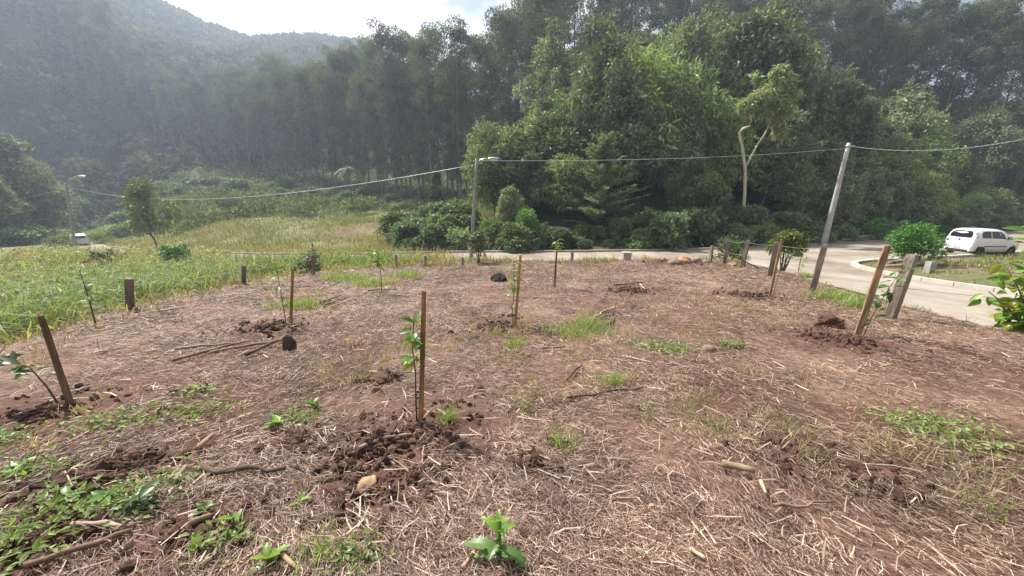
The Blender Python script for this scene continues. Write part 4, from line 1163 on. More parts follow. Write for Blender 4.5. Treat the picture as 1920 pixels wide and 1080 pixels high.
def leaf_mesh(L, W, c):
    """one leaf with a folded midrib and a curved tip"""
    mb = MB(); ys = np.array([0, .18, .42, .68, .88, 1.0]); ws = np.array([.06, .72, 1, .78, .36, .02]) * W / 2; z = -.25 * L * ys ** 2
    V = []; C = []
    for y_, w_, z_ in zip(ys, ws, z): V += [(-w_, y_ * L, z_ + w_ * .35), (0, y_ * L, z_), (w_, y_ * L, z_ + w_ * .35)]
    Q = []
    for i in range(5): Q += [(i * 3, i * 3 + 1, i * 3 + 4, i * 3 + 3), (i * 3 + 1, i * 3 + 2, i * 3 + 5, i * 3 + 4)]
    mb.add(V, Q, None, c); o = mb.build('leaf', M_leaf_near, None, True); me = o.data; bpy.data.objects.remove(o); return me

M_leaf_near = leaf_mat('leaves_near', trans=0.35, rough=0.38, spec=0.45, var=0.15, hue=0.012)
LEAF = {'citrus': leaf_mesh(.085, .045, (0.10, 0.20, 0.03)), 'yellow': leaf_mesh(.08, .045, (0.34, 0.32, 0.05)), 'lime': leaf_mesh(.08, .04, (0.19, 0.30, 0.05)), 'dark': leaf_mesh(.13, .055, (0.055, 0.10, 0.035)), 'pale': leaf_mesh(.09, .045, (0.35, 0.36, 0.28))}

def sapling(base, pts, leaves, label, r=0.007, sc=1.0, tie=None, stemc=(0.13, 0.10, 0.06), name='fruit_sapling'):
    """stem along points (relative to base) with single leaves at given fractions"""
    root = tag(empty(name, base), label, 'sapling', 'young planted trees')
    P = np.array(pts, float); mb = MB(); tube(mb, P, np.linspace(r, r * .5, len(P)), 6, stemc)
    mb.build('stem', M_bark, root, True)
    d = np.concatenate([[0], np.cumsum(np.linalg.norm(np.diff(P, axis=0), axis=1))]); d /= d[-1]
    for kind, f0, f1, n in leaves:
        for i in range(n):
            f = f0 + (f1 - f0) * (i + .5) / n; q = np.array([np.interp(f, d, P[:, k]) for k in range(3)])
            o = bpy.data.objects.new('leaf', LEAF[kind]); col.objects.link(o); o.parent = root
            a = i * 2.4 + rng.normal(0, .4); el = rng.normal(.1, .45); k = sc * rng.uniform(.7, 1.25)
            out = rng.uniform(0, .035) * sc
            o.location = q + np.array([math.cos(a + math.pi / 2) * out, math.sin(a + math.pi / 2) * out, rng.normal(0, .015) * sc])
            o.rotation_euler = (el, rng.normal(0, .4), a); o.scale = (k, k, k)
    if tie is not None:
        mb = MB(); an = np.linspace(0, 2 * math.pi, 13)
        tube(mb, [np.array(tie) + np.array([math.cos(t) * .032, math.sin(t) * .03, .004 * math.sin(3 * t)]) for t in an], .003, 4, (.7, .68, .6)); mb.build('tie', M_wire, root, True)
    return root

rng = np.random.default_rng(91)
TAN, ORG, GRY = (0.34, 0.22, 0.12), (0.38, 0.22, 0.09), (0.24, 0.17, 0.11)
_, b, t = stake((789, 791, 795, 546), 0.029, 0.022, 'upright orange-brown stake with leafy sapling in the middle foreground', (0.36, 0.20, 0.085))
sapling(b + np.array([-.022, -.024, -.02]), [(0, 0, 0), (.004, 0, .25), (.012, 0, .42), (.0, 0, .62), (.022, .0, .80)], [('citrus', .62, 1.0, 22), ('yellow', .58, .64, 2), ('lime', .6, .95, 6)], 'small citrus sapling with one yellow leaf on the nearest middle stake', tie=(.02, .03, .42))
_, b, t = stake((966, 613, 976, 478), 0.036, 0.025, 'yellow-tan stake standing in dug soil in the centre of the lot', (0.50, 0.32, 0.12))
sapling(b + np.array([-.03, -.025, -.02]), [(0, 0, 0), (-.01, 0, .3), (.01, 0, .6), (.0, 0, .98)], [('lime', .55, 1.0, 16), ('citrus', .3, .9, 8)], 'light green sapling tied to the yellow-tan stake', sc=1.15, tie=(.06, .03, .5))
_, b, t = stake((1039, 541, 1044, 464), 0.036, 0.03, 'grey stake near the rim, below a tuft of bright leaves', GRY)
sapling(b + np.array([.03, -.03, -.02]), [(0, 0, 0), (.0, 0, .5), (.02, 0, 1.2)], [('lime', .78, 1.0, 16)], 'sapling with bright leaf tuft on the grey stake near the rim', sc=1.8)
_, b, t = stake((545, 608, 549, 503), 0.034, 0.03, 'thin orange-brown stake left of centre beside dug soil', ORG)
sapling(b + np.array([-.05, -.03, -.02]), [(0, 0, 0), (.0, 0, .4), (-.02, 0, .92)], [('citrus', .6, 1.0, 12), ('yellow', .75, .85, 2)], 'small sapling on the thin stake left of centre', sc=1.1)
_, b, t = stake((133, 760, 76, 592), 0.034, 0.032, 'dark rough stake leaning to the left at the left edge', (0.22, 0.15, 0.09))
sapling(b + np.array([-.04, -.03, -.02]), [(0, 0, 0), (-.06, 0, .2), (-.14, 0, .36), (-.34, 0, .41)], [('dark', .5, 1.0, 14), ('pale', .7, .95, 3)], 'drooping dark-leaved sapling beside the leaning stake at the left', sc=.85)
_, b, t = stake((1607, 631, 1664, 461), 0.078, 0.025, 'wide tan board stake leaning right in front of the fence', (0.42, 0.28, 0.15))
sapling(b + np.array([.10, .02, -.02]), [(0, 0, 0), (.06, 0, .35), (.16, 0, .65), (.30, 0, 1.0)], [('dark', .2, .85, 16), ('citrus', .6, 1.0, 10)], 'glossy dark-leaved sapling behind the wide leaning board', sc=1.25, tie=(.02, 0, .52))
stake((1634, 556, 1648, 486), 0.04, 0.04, 'short knotty bamboo stick left of the wide leaning board', (0.45, 0.30, 0.15), 5, False)
_, b, t = stake((1444, 553, 1466, 449), 0.045, 0.03, 'tan stake leaning against the view of the third fence post', (0.40, 0.25, 0.13))
sapling(b + np.array([.07, .0, -.02]), [(0, 0, 0), (.02, 0, .4), (.10, 0, .8), (.30, 0, 1.0)], [('dark', .75, 1.0, 8)], 'thin sapling with few leaves on the stake by the third fence post', sc=1.3, r=.006)
_, b, t = stake((1495, 518, 1507, 457), 0.045, 0.04, 'slender bamboo stake by the road between two fence posts', (0.42, 0.34, 0.22), 6, False)
sapling(b + np.array([.05, -.02, -.02]), [(0, 0, 0), (.05, 0, .4), (.14, 0, .95)], [('lime', .3, 1.0, 16), ('pale', .4, .9, 6)], 'slender sapling with pale leaves on the bamboo stake by the road', sc=1.3)
for px, H_, lb, lv in [((716, 549), .95, 'dark-stemmed sapling with drooping leaves left of the central stake', [('citrus', .55, 1.0, 18), ('lime', .6, 1, 6)]), ((180, 611), .85, 'thin dark sapling at the edge of the tall grass', [('citrus', .4, 1.0, 10)])]:
    b = np.array(hit(*px)); sapling(b - np.array([0, 0, .03]), [(0, 0, 0), (.01, 0, H_ * .5), (-.01, 0, H_)], lv, lb, sc=1.4, r=.011)

# ------------------------------------------------------------------ single weeds in the foreground
def thistle(base):
    root = tag(empty('thistle_plant', base), 'upright spiny thistle-like weed in the lower middle foreground', 'weed')
    mb = MB(); tube(mb, [(0, 0, -.02), (.003, 0, .08), (0, .005, .16), (.004, 0, .215)], [.009, .008, .006, .003], 7, (0.14, 0.22, 0.07)); mb.build('stem', M_leaf_near, root, True)
    for i, (f, a, L, el) in enumerate([(.02, -1.6, .115, -.15), (.035, .15, .14, -.05), (.05, 3.3, .10, .25), (.07, 2.9, .15, .1), (.085, -.35, .14, -.25), (.10, 1.4, .12, .2), (.12, -2.0, .09, .2), (.14, .5, .075, .5), (.155, 2.6, .09, .55), (.17, -1.2, .06, .6), (.185, 1.7, .06, .8), (.195, .1, .05, .8), (.205, 3.5, .055, .7), (.212, -1.9, .04, 1.0)]):
        m = MB(); n = 13; ys = np.linspace(0, 1, n); V = []
        for k, s in enumerate(ys):
            w = L * (.17 * math.sin(math.pi * min(1, s * .93 + .06)) ** .7) * (1.25 if k % 2 else .62) + .002
            zz = L * (.35 * s - .55 * s * s)
            V += [(-w, s * L, zz + w * .3), (0, s * L, zz), (w, s * L, zz + w * .3)]
        Q = []
        for k in range(n - 1): Q += [(k * 3, k * 3 + 1, k * 3 + 4, k * 3 + 3), (k * 3 + 1, k * 3 + 2, k * 3 + 5, k * 3 + 4)]
        C = np.array((0.12, 0.21, 0.06) if i < 7 else (0.17, 0.30, 0.05)); m.add(V, Q, None, C)
        o = m.build('leaf', M_leaf_near, root); o.location = (0, 0, f); o.rotation_euler = (el, 0, a - math.pi / 2)

thistle(hit(936, 1058))

def rosette(px, py, label, kind, n, sc, h=.02, el=.45):
    b = hit(px, py); root = tag(empty('leafy_weed', b), label, 'weed', 'small leafy weeds')
    mb = MB(); tube(mb, [(0, 0, -.01), (0, 0, max(h, .012))], [.004, .003], 5, (0.13, 0.18, 0.06)); mb.build('stem', M_leaf_near, root, True)
    for i in range(n):
        o = bpy.data.objects.new('leaf', LEAF[kind]); col.objects.link(o); o.parent = root; k = sc * rng.uniform(.75, 1.2)
        o.location = (0, 0, h * (i + 1) / n); o.rotation_euler = (el + rng.normal(0, .25), rng.normal(0, .2), i * 2.4 + rng.normal(0, .3)); o.scale = (k, k, k)

for px, py, lb, kd, n, sc, h, el in [
    (505, 1062, 'large bright leafy weed at the bottom edge left of the thistle', 'lime', 9, .95, .05, .7), (440, 985, 'upright two-leaved seedling left of the thistle', 'lime', 3, .8, .05, 1.0), (375, 1035, 'bright round-leaved seedling near the lower left corner', 'lime', 4, .7, .03, .8),
    (562, 950, 'small light green seedling above the large leafy weed', 'lime', 3, .7, .03, .6), (352, 868, 'tiny yellow-green seedling beside the wood chip', 'lime', 2, .6, .03, .9), (268, 958, 'dark palmate weed with narrow drooping leaves at the lower left', 'dark', 11, .75, .09, .2),
    (440, 1022, 'flat pale green weed by the dug soil at lower left', 'citrus', 7, .7, .02, .3), (385, 962, 'low weed with two broad leaves beside the fallen branch', 'citrus', 4, .7, .02, .3), (520, 800, 'broad-leaved weed in the straw left of the nearest stake', 'lime', 5, 1.2, .03, .4),
    (650, 1050, 'small leafy weed left of the thistle by the bottom edge', 'citrus', 6, .6, .04, .6), (690, 1066, 'sprawling weed at the bottom edge just left of the thistle', 'citrus', 6, .7, .02, .3), (130, 945, 'pale leafy weed in the green patch at the lower left', 'citrus', 9, .9, .05, .4),
    (200, 950, 'dense leafy weed in the middle of the green patch at lower left', 'citrus', 10, .8, .06, .4), (40, 885, 'leafy weed at the left edge beside dug soil', 'citrus', 8, .8, .05, .5), (590, 770, 'narrow weed behind the broad-leaved one left of the nearest stake', 'citrus', 7, .9, .06, .7)]:
    rosette(px, py, lb, kd, n, sc, h, el)

# ------------------------------------------------------------------ sticks, chips, stones on the lot
def stick(px0, px1, r, label, c, crook=.04, taper=.6, name='fallen_stick', z=0.0, k=7):
    r = r * (1.1 if px0[1] > 700 else 1.15); z = z + .012
    a, b = np.array(hit(*px0)), np.array(hit(*px1)); ln = np.linalg.norm(b - a)
    ts = np.linspace(0, 1, k); P = a + (b - a) * ts[:, None]; P[:, 2] = ground_z(P[:, 0], P[:, 1]) * .5 + P[:, 2] * .5 + r + .012 + z
    P[1:-1] += rng.normal(0, crook * ln, (k - 2, 3)) * np.array([1, 1, .25])
    mb = MB(); tube(mb, P - a, r * np.linspace(1, taper, k) * rng.uniform(.85, 1.15, k), 7, c, jit=r * .06)
    o = mb.build(name, M_bark, None, True); o.location = a
    return tag(o, label, 'stick', 'sticks lying on the lot')

DK, PL, MD = (0.10, 0.07, 0.06), (0.42, 0.32, 0.24), (0.24, 0.16, 0.11)
for q in [((384, 888), (537, 889), .016, 'crooked dark branch lying in the lower left straw', DK, .045), ((675, 850), (772, 824), .012, 'straight pale stick on the dug soil below the nearest stake', PL, .01),
          ((1352, 882), (1412, 896), .022, 'short thick log piece in the straw at lower right', (0.26, 0.20, 0.13), .01), ((140, 996), (252, 999), .012, 'pale pinkish stick across dug soil at lower left', (0.40, 0.28, 0.23), .02),
          ((50, 1076), (250, 1008), .014, 'long brown root running to the lower left corner', (0.22, 0.14, 0.10), .02), ((372, 852), (401, 824), .015, 'thick bark chip beside a tiny seedling at lower left', (0.33, 0.22, 0.15), .01),
          ((328, 915), (350, 884), .014, 'grey bark chip above the green patch at lower left', (0.27, 0.22, 0.17), .01), ((1062, 752), (1205, 733), .010, 'long thin dark branch in the middle of the straw', DK, .02),
          ((1062, 720), (1090, 690), .012, 'short forked twig above the long thin branch', DK, .04), ((528, 1048), (556, 1078), .010, 'tan stick at the bottom edge under the large leafy weed', (0.36, 0.24, 0.15), .01), ((868, 1078), (890, 1046), .009, 'tan stub left of the thistle at the bottom edge', (0.40, 0.27, 0.15), .01),
          ((1424, 912), (1434, 936), .010, 'small flat wood chip right of the short log', (0.50, 0.38, 0.24), .01), ((1292, 1042), (1320, 1060), .010, 'pale wood chip near the bottom edge right of centre', (0.55, 0.42, 0.28), .01), ((360, 995), (400, 980), .016, 'stubby brown stick on dug soil at lower left', MD, .01),
          ((325, 683), (468, 643), .016, 'long stick at the left of the pile on the left of the lot', MD, .01), ((330, 660), (470, 645), .014, 'upper long stick of the pile on the left of the lot', (0.33, 0.24, 0.17), .01), ((395, 668), (545, 640), .017, 'longest stick across the pile on the left of the lot', (0.30, 0.21, 0.15), .01),
          ((462, 672), (543, 636), .018, 'dark stick at the right of the pile on the left of the lot', (0.14, 0.09, 0.07), .01), ((300, 588), (345, 580), .014, 'pale stick near the short fence post at the grass', PL, .02), ((605, 578), (652, 560), .016, 'stick in the small heap left of the centre of the lot', MD, .01),
          ((622, 580), (665, 562), .014, 'pale stick in the small heap left of the centre of the lot', PL, .01), ((600, 572), (640, 556), .013, 'dark stick at the back of the small heap left of centre', DK, .02), ((728, 556), (772, 558), .014, 'pale stick behind the nearest stake in mid lot', PL, .01),
          ((690, 548), (745, 545), .013, 'dark stick behind the dark-stemmed sapling', DK, .02), ((1112, 606), (1150, 578), .014, 'pale bent branch of the pile right of the green tuft', PL, .03), ((1140, 614), (1152, 580), .016, 'dark broken branch of the pile right of the green tuft', DK, .02), ((1120, 600), (1160, 590), .012, 'cross branch of the pile right of the green tuft', MD, .02),
          ((1150, 538), (1205, 532), .016, 'long dark stick in the far heap right of the grey stake', DK, .02), ((1158, 545), (1190, 536), .014, 'reddish stick in the far heap right of the grey stake', (0.26, 0.13, 0.09), .02), ((1200, 535), (1208, 546), .016, 'pale stub in the far heap right of the grey stake', PL, .01), ((1045, 500), (1056, 518), .014, 'reddish twig leaning right of the grey stake', (0.28, 0.13, 0.09), .02),
          ((1150, 550), (1185, 541), .012, 'thin crossing stick in the far heap right of the grey stake', MD, .02), ((1025, 830), (1070, 838), .012, 'dark stub beside a small grass tuft in the centre', DK, .02), ((970, 790), (1010, 796), .008, 'short pale stick lying left of the dark stub', PL, .01), ((1165, 672), (1225, 685), .008, 'thin pale stalk right of the green tuft', PL, .01),
          ((1015, 658), (1060, 655), .012, 'grey stick in front of the green tuft', MD, .01), ((1450, 958), (1560, 950), .008, 'thin dark twig over bare soil at lower right', MD, .02), ((320, 740), (385, 735), .010, 'dark stick in the straw right of the leaning stake', DK, .02)]:
    stick(*q)
wx, wt = hit(540, 655), None

def stone(px, py, s, label, c, sq=(1, 1, .7), name='stone', seed=0, base=None, cat='stone'):
    global rng
    rng = np.random.default_rng(900 + seed); b = hit(px, py) if base is None else base
    V, T = ICO2 if name == 'stone' else ICO4
    n = .55 * vnoise(V[:, 0] * 1.6 + seed, V[:, 1] * 1.6 + V[:, 2] * 1.3, seed)[:, None] + .25 * vnoise(V[:, 0] * 4 + seed, V[:, 1] * 4 + V[:, 2] * 3, seed + 2)[:, None]
    if name != 'stone': n = n * .6 + .55 * fbm(V[:, 0] * 3.5 + seed, V[:, 1] * 3.5 + V[:, 2] * 4.1, seed + 4)[:, None] - .12
    mb = MB(); mb.add(V * (.62 + n) * s * np.array(sq), None, T, c)
    o = mb.build(name, M_stone, None, name == 'stone'); o.location = b + Vector((0, 0, s * sq[2] * (.35 if name == 'stone' else .15))); o.rotation_euler = (0, 0, seed * 1.7)
    return tag(o, label, cat)

stone(690, 912, .055, 'tan stone on dug soil in the lower left foreground', (0.38, 0.25, 0.15), (1.25, .8, .6), seed=1)
stone(1328, 658, .07, 'grey-brown stone half buried in straw right of centre', (0.24, 0.18, 0.14), (1.2, .8, .7), seed=2)
for i, (px, py, s, c, lb) in enumerate([(1283, 494, .30, (0.36, 0.20, 0.11), 'largest orange-brown rock at the far corner of the lot'), (1306, 493, .24, (0.30, 0.22, 0.17), 'greyish rock beside the fence end at the far corner'), (1266, 496, .24, (0.25, 0.16, 0.12), 'dark rock at the left of the far corner rocks'),
                                          (1321, 494, .16, (0.30, 0.20, 0.14), 'small rock at the foot of the last fence post'), (1373, 499, .15, (0.32, 0.20, 0.14), 'rounded rock between two far fence posts'), (1230, 489, .14, (0.27, 0.19, 0.14), 'small rock on the rim left of the corner rocks')]):
    stone(px, py, s, lb, c, seed=3 + i)
stone(1555, 610, .17, 'loose heap of dark red soil left of the wide leaning board', (0.10, 0.05, 0.035), (1, .9, .8), name='soil_heap', seed=11, cat='soil heap')
stone(935, 526, .26, 'black charred stump lump in the middle of the lot', (0.02, 0.018, 0.016), (1.15, .8, .6), name='charred_stump', seed=12, cat='stump')
stone(542, 655, .10, 'dark broken stump at the right end of the left stick pile', (0.09, 0.06, 0.045), (.7, .7, 1.5), name='broken_stump', seed=13, cat='stump')
stone(713, 712, .085, 'lump of dark soil in the straw left of the nearest stake', (0.12, 0.065, 0.045), (1.3, 1, .6), name='soil_heap', seed=14, cat='soil heap')
rng = np.random.default_rng(95)

# ------------------------------------------------------------------ lamp posts, power pole, cables
def lamp_post(base, top, r0, r1, label, arm, side, hs=1.0):
    off = np.array(base); root = tag(empty('street_lamp', base), label, 'street lamp', 'street lamps along the road')
    t = np.array(top) - off; mb = MB()
    tube(mb, [np.array([0, 0, -.3])] + [t * f for f in np.linspace(0.05, 1, 8)], np.linspace(r0, r1, 9), 12, (0.27, 0.275, 0.245)); mb.build('pole', M_conc, root, True)
    q = t * .93; m2 = MB()
    pts = [q + np.array([side * r1, -.02, 0]), q + np.array([side * arm * .15, -.02, arm * .30]), q + np.array([side * arm * .4, -.02, arm * .55]), q + np.array([side * arm * .75, -.02, arm * .66]), q + np.array([side * arm, -.02, arm * .68])]
    tube(m2, pts, .035, 8, (0.5, 0.5, 0.5)); m2.build('arm', M_steel, root, True)
    m3 = MB(); V, T = ICO2; h = pts[-1] + np.array([side * .28, 0, .0]); hv = V * np.array([.27, .11, .07]) * hs; hv[:, 2] = np.where(hv[:, 2] < -.02 * hs, -.02 * hs, hv[:, 2])
    m3.add(hv + h, None, T); hd = m3.build('lamp_head', M_steel, root, True)
    m4 = MB(); hv = V * np.array([.20, .09, .07]) * hs; hv[:, 2] = np.where(hv[:, 2] > .0, .0, hv[:, 2]); m4.add(hv + h + np.array([0, 0, -.025]), None, T); m4.build('lens', M_lamp, hd, True)
    return np.array(top)

cb_ = Vector((-2.0, 17.6, gz(-2.0, 17.6))); ct = on_ray_at_y(894, 297, 17.6)
P_c = lamp_post(cb_, ct, .095, .06, 'concrete street lamp in the centre of the picture by the road', .5, 1)
lb_ = on_ray_at_y(137, 450, 45.0); lb_.z = gz(lb_.x, lb_.y); lt = on_ray_at_y(123, 343, lb_.y)
P_l = lamp_post(lb_, lt, .17, .12, 'street lamp standing in the meadow at the far left', 1.9, 1, 1.9)

rb = at_y(1545, 29.5); rb.z = gz(rb.x, rb.y); 
_q = on_ray_at_y(1545, 455, 29.0)
rb = Vector((_q.x, 29.0, gz(_q.x, 29.0))); rt = on_ray_at_y(1592, 268, 29.0)
root = tag(empty('power_pole', rb), 'tall grey concrete power pole leaning at the right by the forest', 'power pole')
mb = MB(); tt_ = np.array(rt) - np.array(rb); tube(mb, [tt_ * f for f in np.linspace(-.04, 1, 9)], np.linspace(.21, .125, 9), 14, (0.42, 0.41, 0.37)); mb.build('pole', M_conc, root, True)
mb = MB(); tube(mb, [tt_ * .97 + np.array([0, 0, -.05]), tt_ * .97 + np.array([0, 0, .05])], .175, 14, (.4, .4, .4)); mb.build('band', M_steel, root, True)
mb = MB(); tube(mb, [tt_ * .97 + np.array([.17, -.1, 0]), tt_ * .97 + np.array([.3, -.14, 0])], [.05, .03], 8, (.3, .2, .15)); mb.build('insulator', M_lamp, root, True)

def cable(a, b, sag, r, label, twist=False):
    a, b = np.array(a), np.array(b); ts = np.linspace(0, 1, 40)
    P = a + (b - a) * ts[:, None]; P[:, 2] -= sag * 4 * ts * (1 - ts); mb = MB()
    tube(mb, P - a, r, 6, (.5, .5, .5)); 
    if twist:
        ts = np.linspace(0, 1, 160); P = a + (b - a) * ts[:, None]; P[:, 2] -= sag * 4 * ts * (1 - ts)
        P[:, 2] += np.sin(ts * 150) * r * 1.6; P[:, 1] += np.cos(ts * 150) * r * 1.6; tube(mb, P - a, r * .8, 5, (.5, .5, .5))
    o = mb.build('overhead_cable', M_cable, None, True); o.location = a
    return tag(o, label, 'cable', 'overhead cables')

cable(P_l + np.array([0, 0, -.4]), P_c + np.array([0, 0, -.25]), 1.5, .013, 'overhead cable from the far left lamp to the central lamp')
cable(P_c + np.array([0, 0, -.1]), np.array(rt) + np.array([0, 0, -.35]), .25, .013, 'overhead cable from the central lamp to the leaning power pole')
cable(np.array(rt) + np.array([.2, -.1, -.25]), np.array(on_ray_at_y(2060, 226, 26.0)), .9, .019, 'twisted overhead cable from the power pole to the right edge', True)
cable(P_l + np.array([0, 0, -.5]), np.array(at_col(-120, 60)) + np.array([0, 0, 6.5]), .8, .014, 'overhead cable from the far left lamp out of the picture')

# ------------------------------------------------------------------ cars
def car(loc, rz, label, paint):
    root = tag(empty('parked_car', loc, rz), label, 'car')
    # stations from tail to nose: x, sill z, belt z, roof z, half width at belt, half width at roof
    ST = [(-1.86, .42, .80, .84, .66, .60), (-1.84, .30, .92, 1.02, .76, .66), (-1.76, .27, .97, 1.28, .80, .64), (-1.62, .25, .985, 1.43, .815, .63), (-1.3, .22, .985, 1.485, .82, .63), (-.6, .22, .975, 1.50, .82, .635),
          (.1, .22, .965, 1.48, .82, .63), (.55, .22, .955, 1.40, .82, .61), (.85, .22, .95, 1.20, .81, .62), (1.1, .22, .945, 1.00, .80, .66), (1.5, .23, .88, .915, .77, .66), (1.78, .28, .76, .80, .70, .60), (1.88, .36, .62, .66, .60, .52)]
    V = []; n = 14
    for x, s, b, r, w, wr in ST:
        half = [(w * .78, s), (w * .97, s + .08), (w * 1.0, (s + b) / 2), (w, b), (wr * 1.0 + (w - wr) * .12, b + (r - b) * .86), (wr * .86, r - .015), (wr * .4, r + .004)]
        V += [(x, -y_, z_) for y_, z_ in half] + [(x, y_, z_) for y_, z_ in half[::-1]]
    Q = [(i * n + j, i * n + (j + 1) % n, (i + 1) * n + (j + 1) % n, (i + 1) * n + j) for i in range(len(ST) - 1) for j in range(n)]
    V += [np.mean(V[:n], 0), np.mean(V[-n:], 0)]; m = (len(ST) - 1) * n
    T = [(len(V) - 2, (j + 1) % n, j) for j in range(n)] + [(len(V) - 1, m + j, m + (j + 1) % n) for j in range(n)]
    mb = MB(); mb.add(V, Q, T); body = mb.build('body', paint, root, True)
    def ypos(x, z):
        xs = [s[0] for s in ST]; s, b, r, w, wr = [np.interp(x, xs, [q[k] for q in ST]) for k in range(1, 6)]
        pts = [(s, w * .78), (s + .08, w * .97), ((s + b) / 2, w), (b, w), (b + (r - b) * .86, wr + (w - wr) * .12), (r - .015, wr * .86)]
        return float(np.interp(z, [q[0] for q in pts], [q[1] for q in pts]))
    def side_panel(nm, poly, sgn, mat, par, off=.006):
        P = [(x, sgn * (ypos(x, z) + off), z) for x, z in poly]; c = np.mean(P, 0); k = len(P)
        mm = MB(); mm.add(P + [tuple(c)], None, [((i, (i + 1) % k, k) if sgn < 0 else ((i + 1) % k, i, k)) for i in range(k)]); return mm.build(nm, mat, par)
    for sg in (-1, 1):
        side_panel('side_window', [(-1.30, 1.02), (-.98, 1.01), (-.62, 1.005), (-.62, 1.37), (-.98, 1.375), (-1.22, 1.35), (-1.33, 1.2)], sg, M_glass, root)
        side_panel('side_window', [(-.56, 1.005), (-.1, 1.0), (.5, .99), (.42, 1.18), (.22, 1.34), (-.1, 1.365), (-.56, 1.37)], sg, M_glass, root)
        side_panel('side_trim', [(-1.0, .55), (-.4, .55), (.2, .55), (.7, .55), (.7, .60), (.2, .60), (-.4, .60), (-1.0, .60)], sg, M_plast, root, .01)
        for x0 in (-.86, .02):
            mm = MB(); box(mm, (x0 + .05, sg * (ypos(x0, .86) + .018), .865), (.17, .03, .035)); mm.build('door_handle', M_paint if paint is M_paint else M_plast, root)
        for x0 in (-.60, .56):
            side_panel('door_seam', [(x0 - .006, .35), (x0 + .006, .35), (x0 + .006, .96), (x0 - .006, .96)], sg, M_plast, root, .004)
        side_panel('tail_light', [(-1.80, .98), (-1.69, .98), (-1.60, 1.05), (-1.58, 1.30), (-1.66, 1.33), (-1.75, 1.2)], sg, M_tail, root, .008)
        mm = MB(); box(mm, (.62, sg * .92, 1.03), (.12, .2, .13)); mm.build('mirror', M_plast, root)
        for wx_ in (-1.22, 1.16):
            y_ = sg * .80
            am = MB(); V2 = [(wx_ + .365 * math.cos(a), sg * (ypos(wx_, .45) + .007), .30 + .365 * math.sin(a)) for a in np.linspace(-.28, math.pi + .28, 19)]; V2.append((wx_, sg * (ypos(wx_, .45) + .007), .30))
            am.add(V2, None, [((i, i + 1, 19) if sg < 0 else (i + 1, i, 19)) for i in range(18)]); am.build('wheel_arch', M_rubber, root)
            w_ = MB(); an = np.linspace(0, 2 * math.pi, 25)[:-1]; prof = [(.17, .02), (.25, .02), (.295, .04), (.30, .09), (.295, .16), (.25, .19), (.17, .19)]; V3 = []
            for rr, yy in prof: V3 += [(wx_ + rr * math.cos(a), sg * (.845 - yy), .30 + rr * math.sin(a)) for a in an]
            w_.add(V3, [(i * 24 + j, i * 24 + (j + 1) % 24, (i + 1) * 24 + (j + 1) % 24, (i + 1) * 24 + j) for i in range(6) for j in range(24)]); wh = w_.build('wheel', M_rubber, root, True)
            r_ = MB(); V4 = []
            for rr, yy in [(.19, .015), (.17, .045), (.06, .05), (.05, .03)]: V4 += [(wx_ + rr * math.cos(a), sg * (.845 - yy), .30 + rr * math.sin(a)) for a in an]
            V4.append((wx_, sg * .82, .30)); r_.add(V4, [(i * 24 + j, i * 24 + (j + 1) % 24, (i + 1) * 24 + (j + 1) % 24, (i + 1) * 24 + j) for i in range(3) for j in range(24)], [(72 + j, 72 + (j + 1) % 24, 96) for j in range(24)]); r_.build('rim', M_rim, wh, True)
    def rear_panel(nm, poly, mat, off=.008):
        def xr(z): return float(np.interp(z, [.42, .84, 1.02, 1.28, 1.43], [-1.865, -1.865, -1.85, -1.775, -1.64]))
        P = [(xr(z) - off, y_, z) for y_, z in poly]; k = len(P); mm = MB(); mm.add(P + [tuple(np.mean(P, 0))], None, [(i, (i + 1) % k, k) for i in range(k)]); return mm.build(nm, mat, root)
    rear_panel('rear_window', [(-.58, 1.03), (0, 1.02), (.58, 1.03), (.60, 1.16), (.55, 1.30), (.50, 1.37), (0, 1.385), (-.50, 1.37), (-.55, 1.30), (-.60, 1.16)], M_glass, .012)
    mm = MB(); box(mm, (-1.80, 0, .40), (.22, 1.40, .24)); bp = mm.build('bumper', paint, root)
    mm = MB(); box(mm, (-1.83, 0, .30), (.20, 1.2, .12)); mm.build('lower_bumper', M_plast, root)
    mm = MB(); box(mm, (-1.918, 0, .46), (.012, .42, .13)); mm.build('number_plate', M_plate, root)
    rear_panel('emblem', [(-.05, .86), (0, .83), (.05, .86), (.05, .92), (0, .95), (-.05, .92)], M_plast, .01)
    mm = MB(); box(mm, (0, 0, .26), (3.2, 1.35, .16)); mm.build('underbody', M_rubber, root)
    wsp = [(.58, .60, 1.37), (.58, -.60, 1.37), (1.06, -.64, 1.005), (1.06, .64, 1.005)]
    mm = MB(); mm.add([(x + .02, y_, z + .02) for x, y_, z in wsp], [(0, 1, 2, 3)]); mm.build('windscreen', M_glass, root)
    return root

cxy = (27.5, 21.9)
car((cxy[0], cxy[1], float(road_z(*cxy)) + .005), math.radians(1.0), 'white hatchback parked on the road at the right', M_paint).scale = (.76, .90, 1.04)
M_silver = plain_mat('silver_paint', (0.55, 0.56, 0.57), 0.3, 0.4, coat=.5)
lc = (-54.5, 46.8)
planted(430, Vector((-51.5, 42.2, gz(-51.5, 42.2))), 1.5, 1.3, 'low pale bush hiding the lower half of the far left car', leaves=1200, L=.2, W=.09, A=(0.13, 0.16, 0.06), B=(0.2, 0.22, 0.1))
car((lc[0], lc[1], float(road_z(*lc)) + .005), math.radians(140), 'pale car half hidden by the tall grass at the left', M_silver)

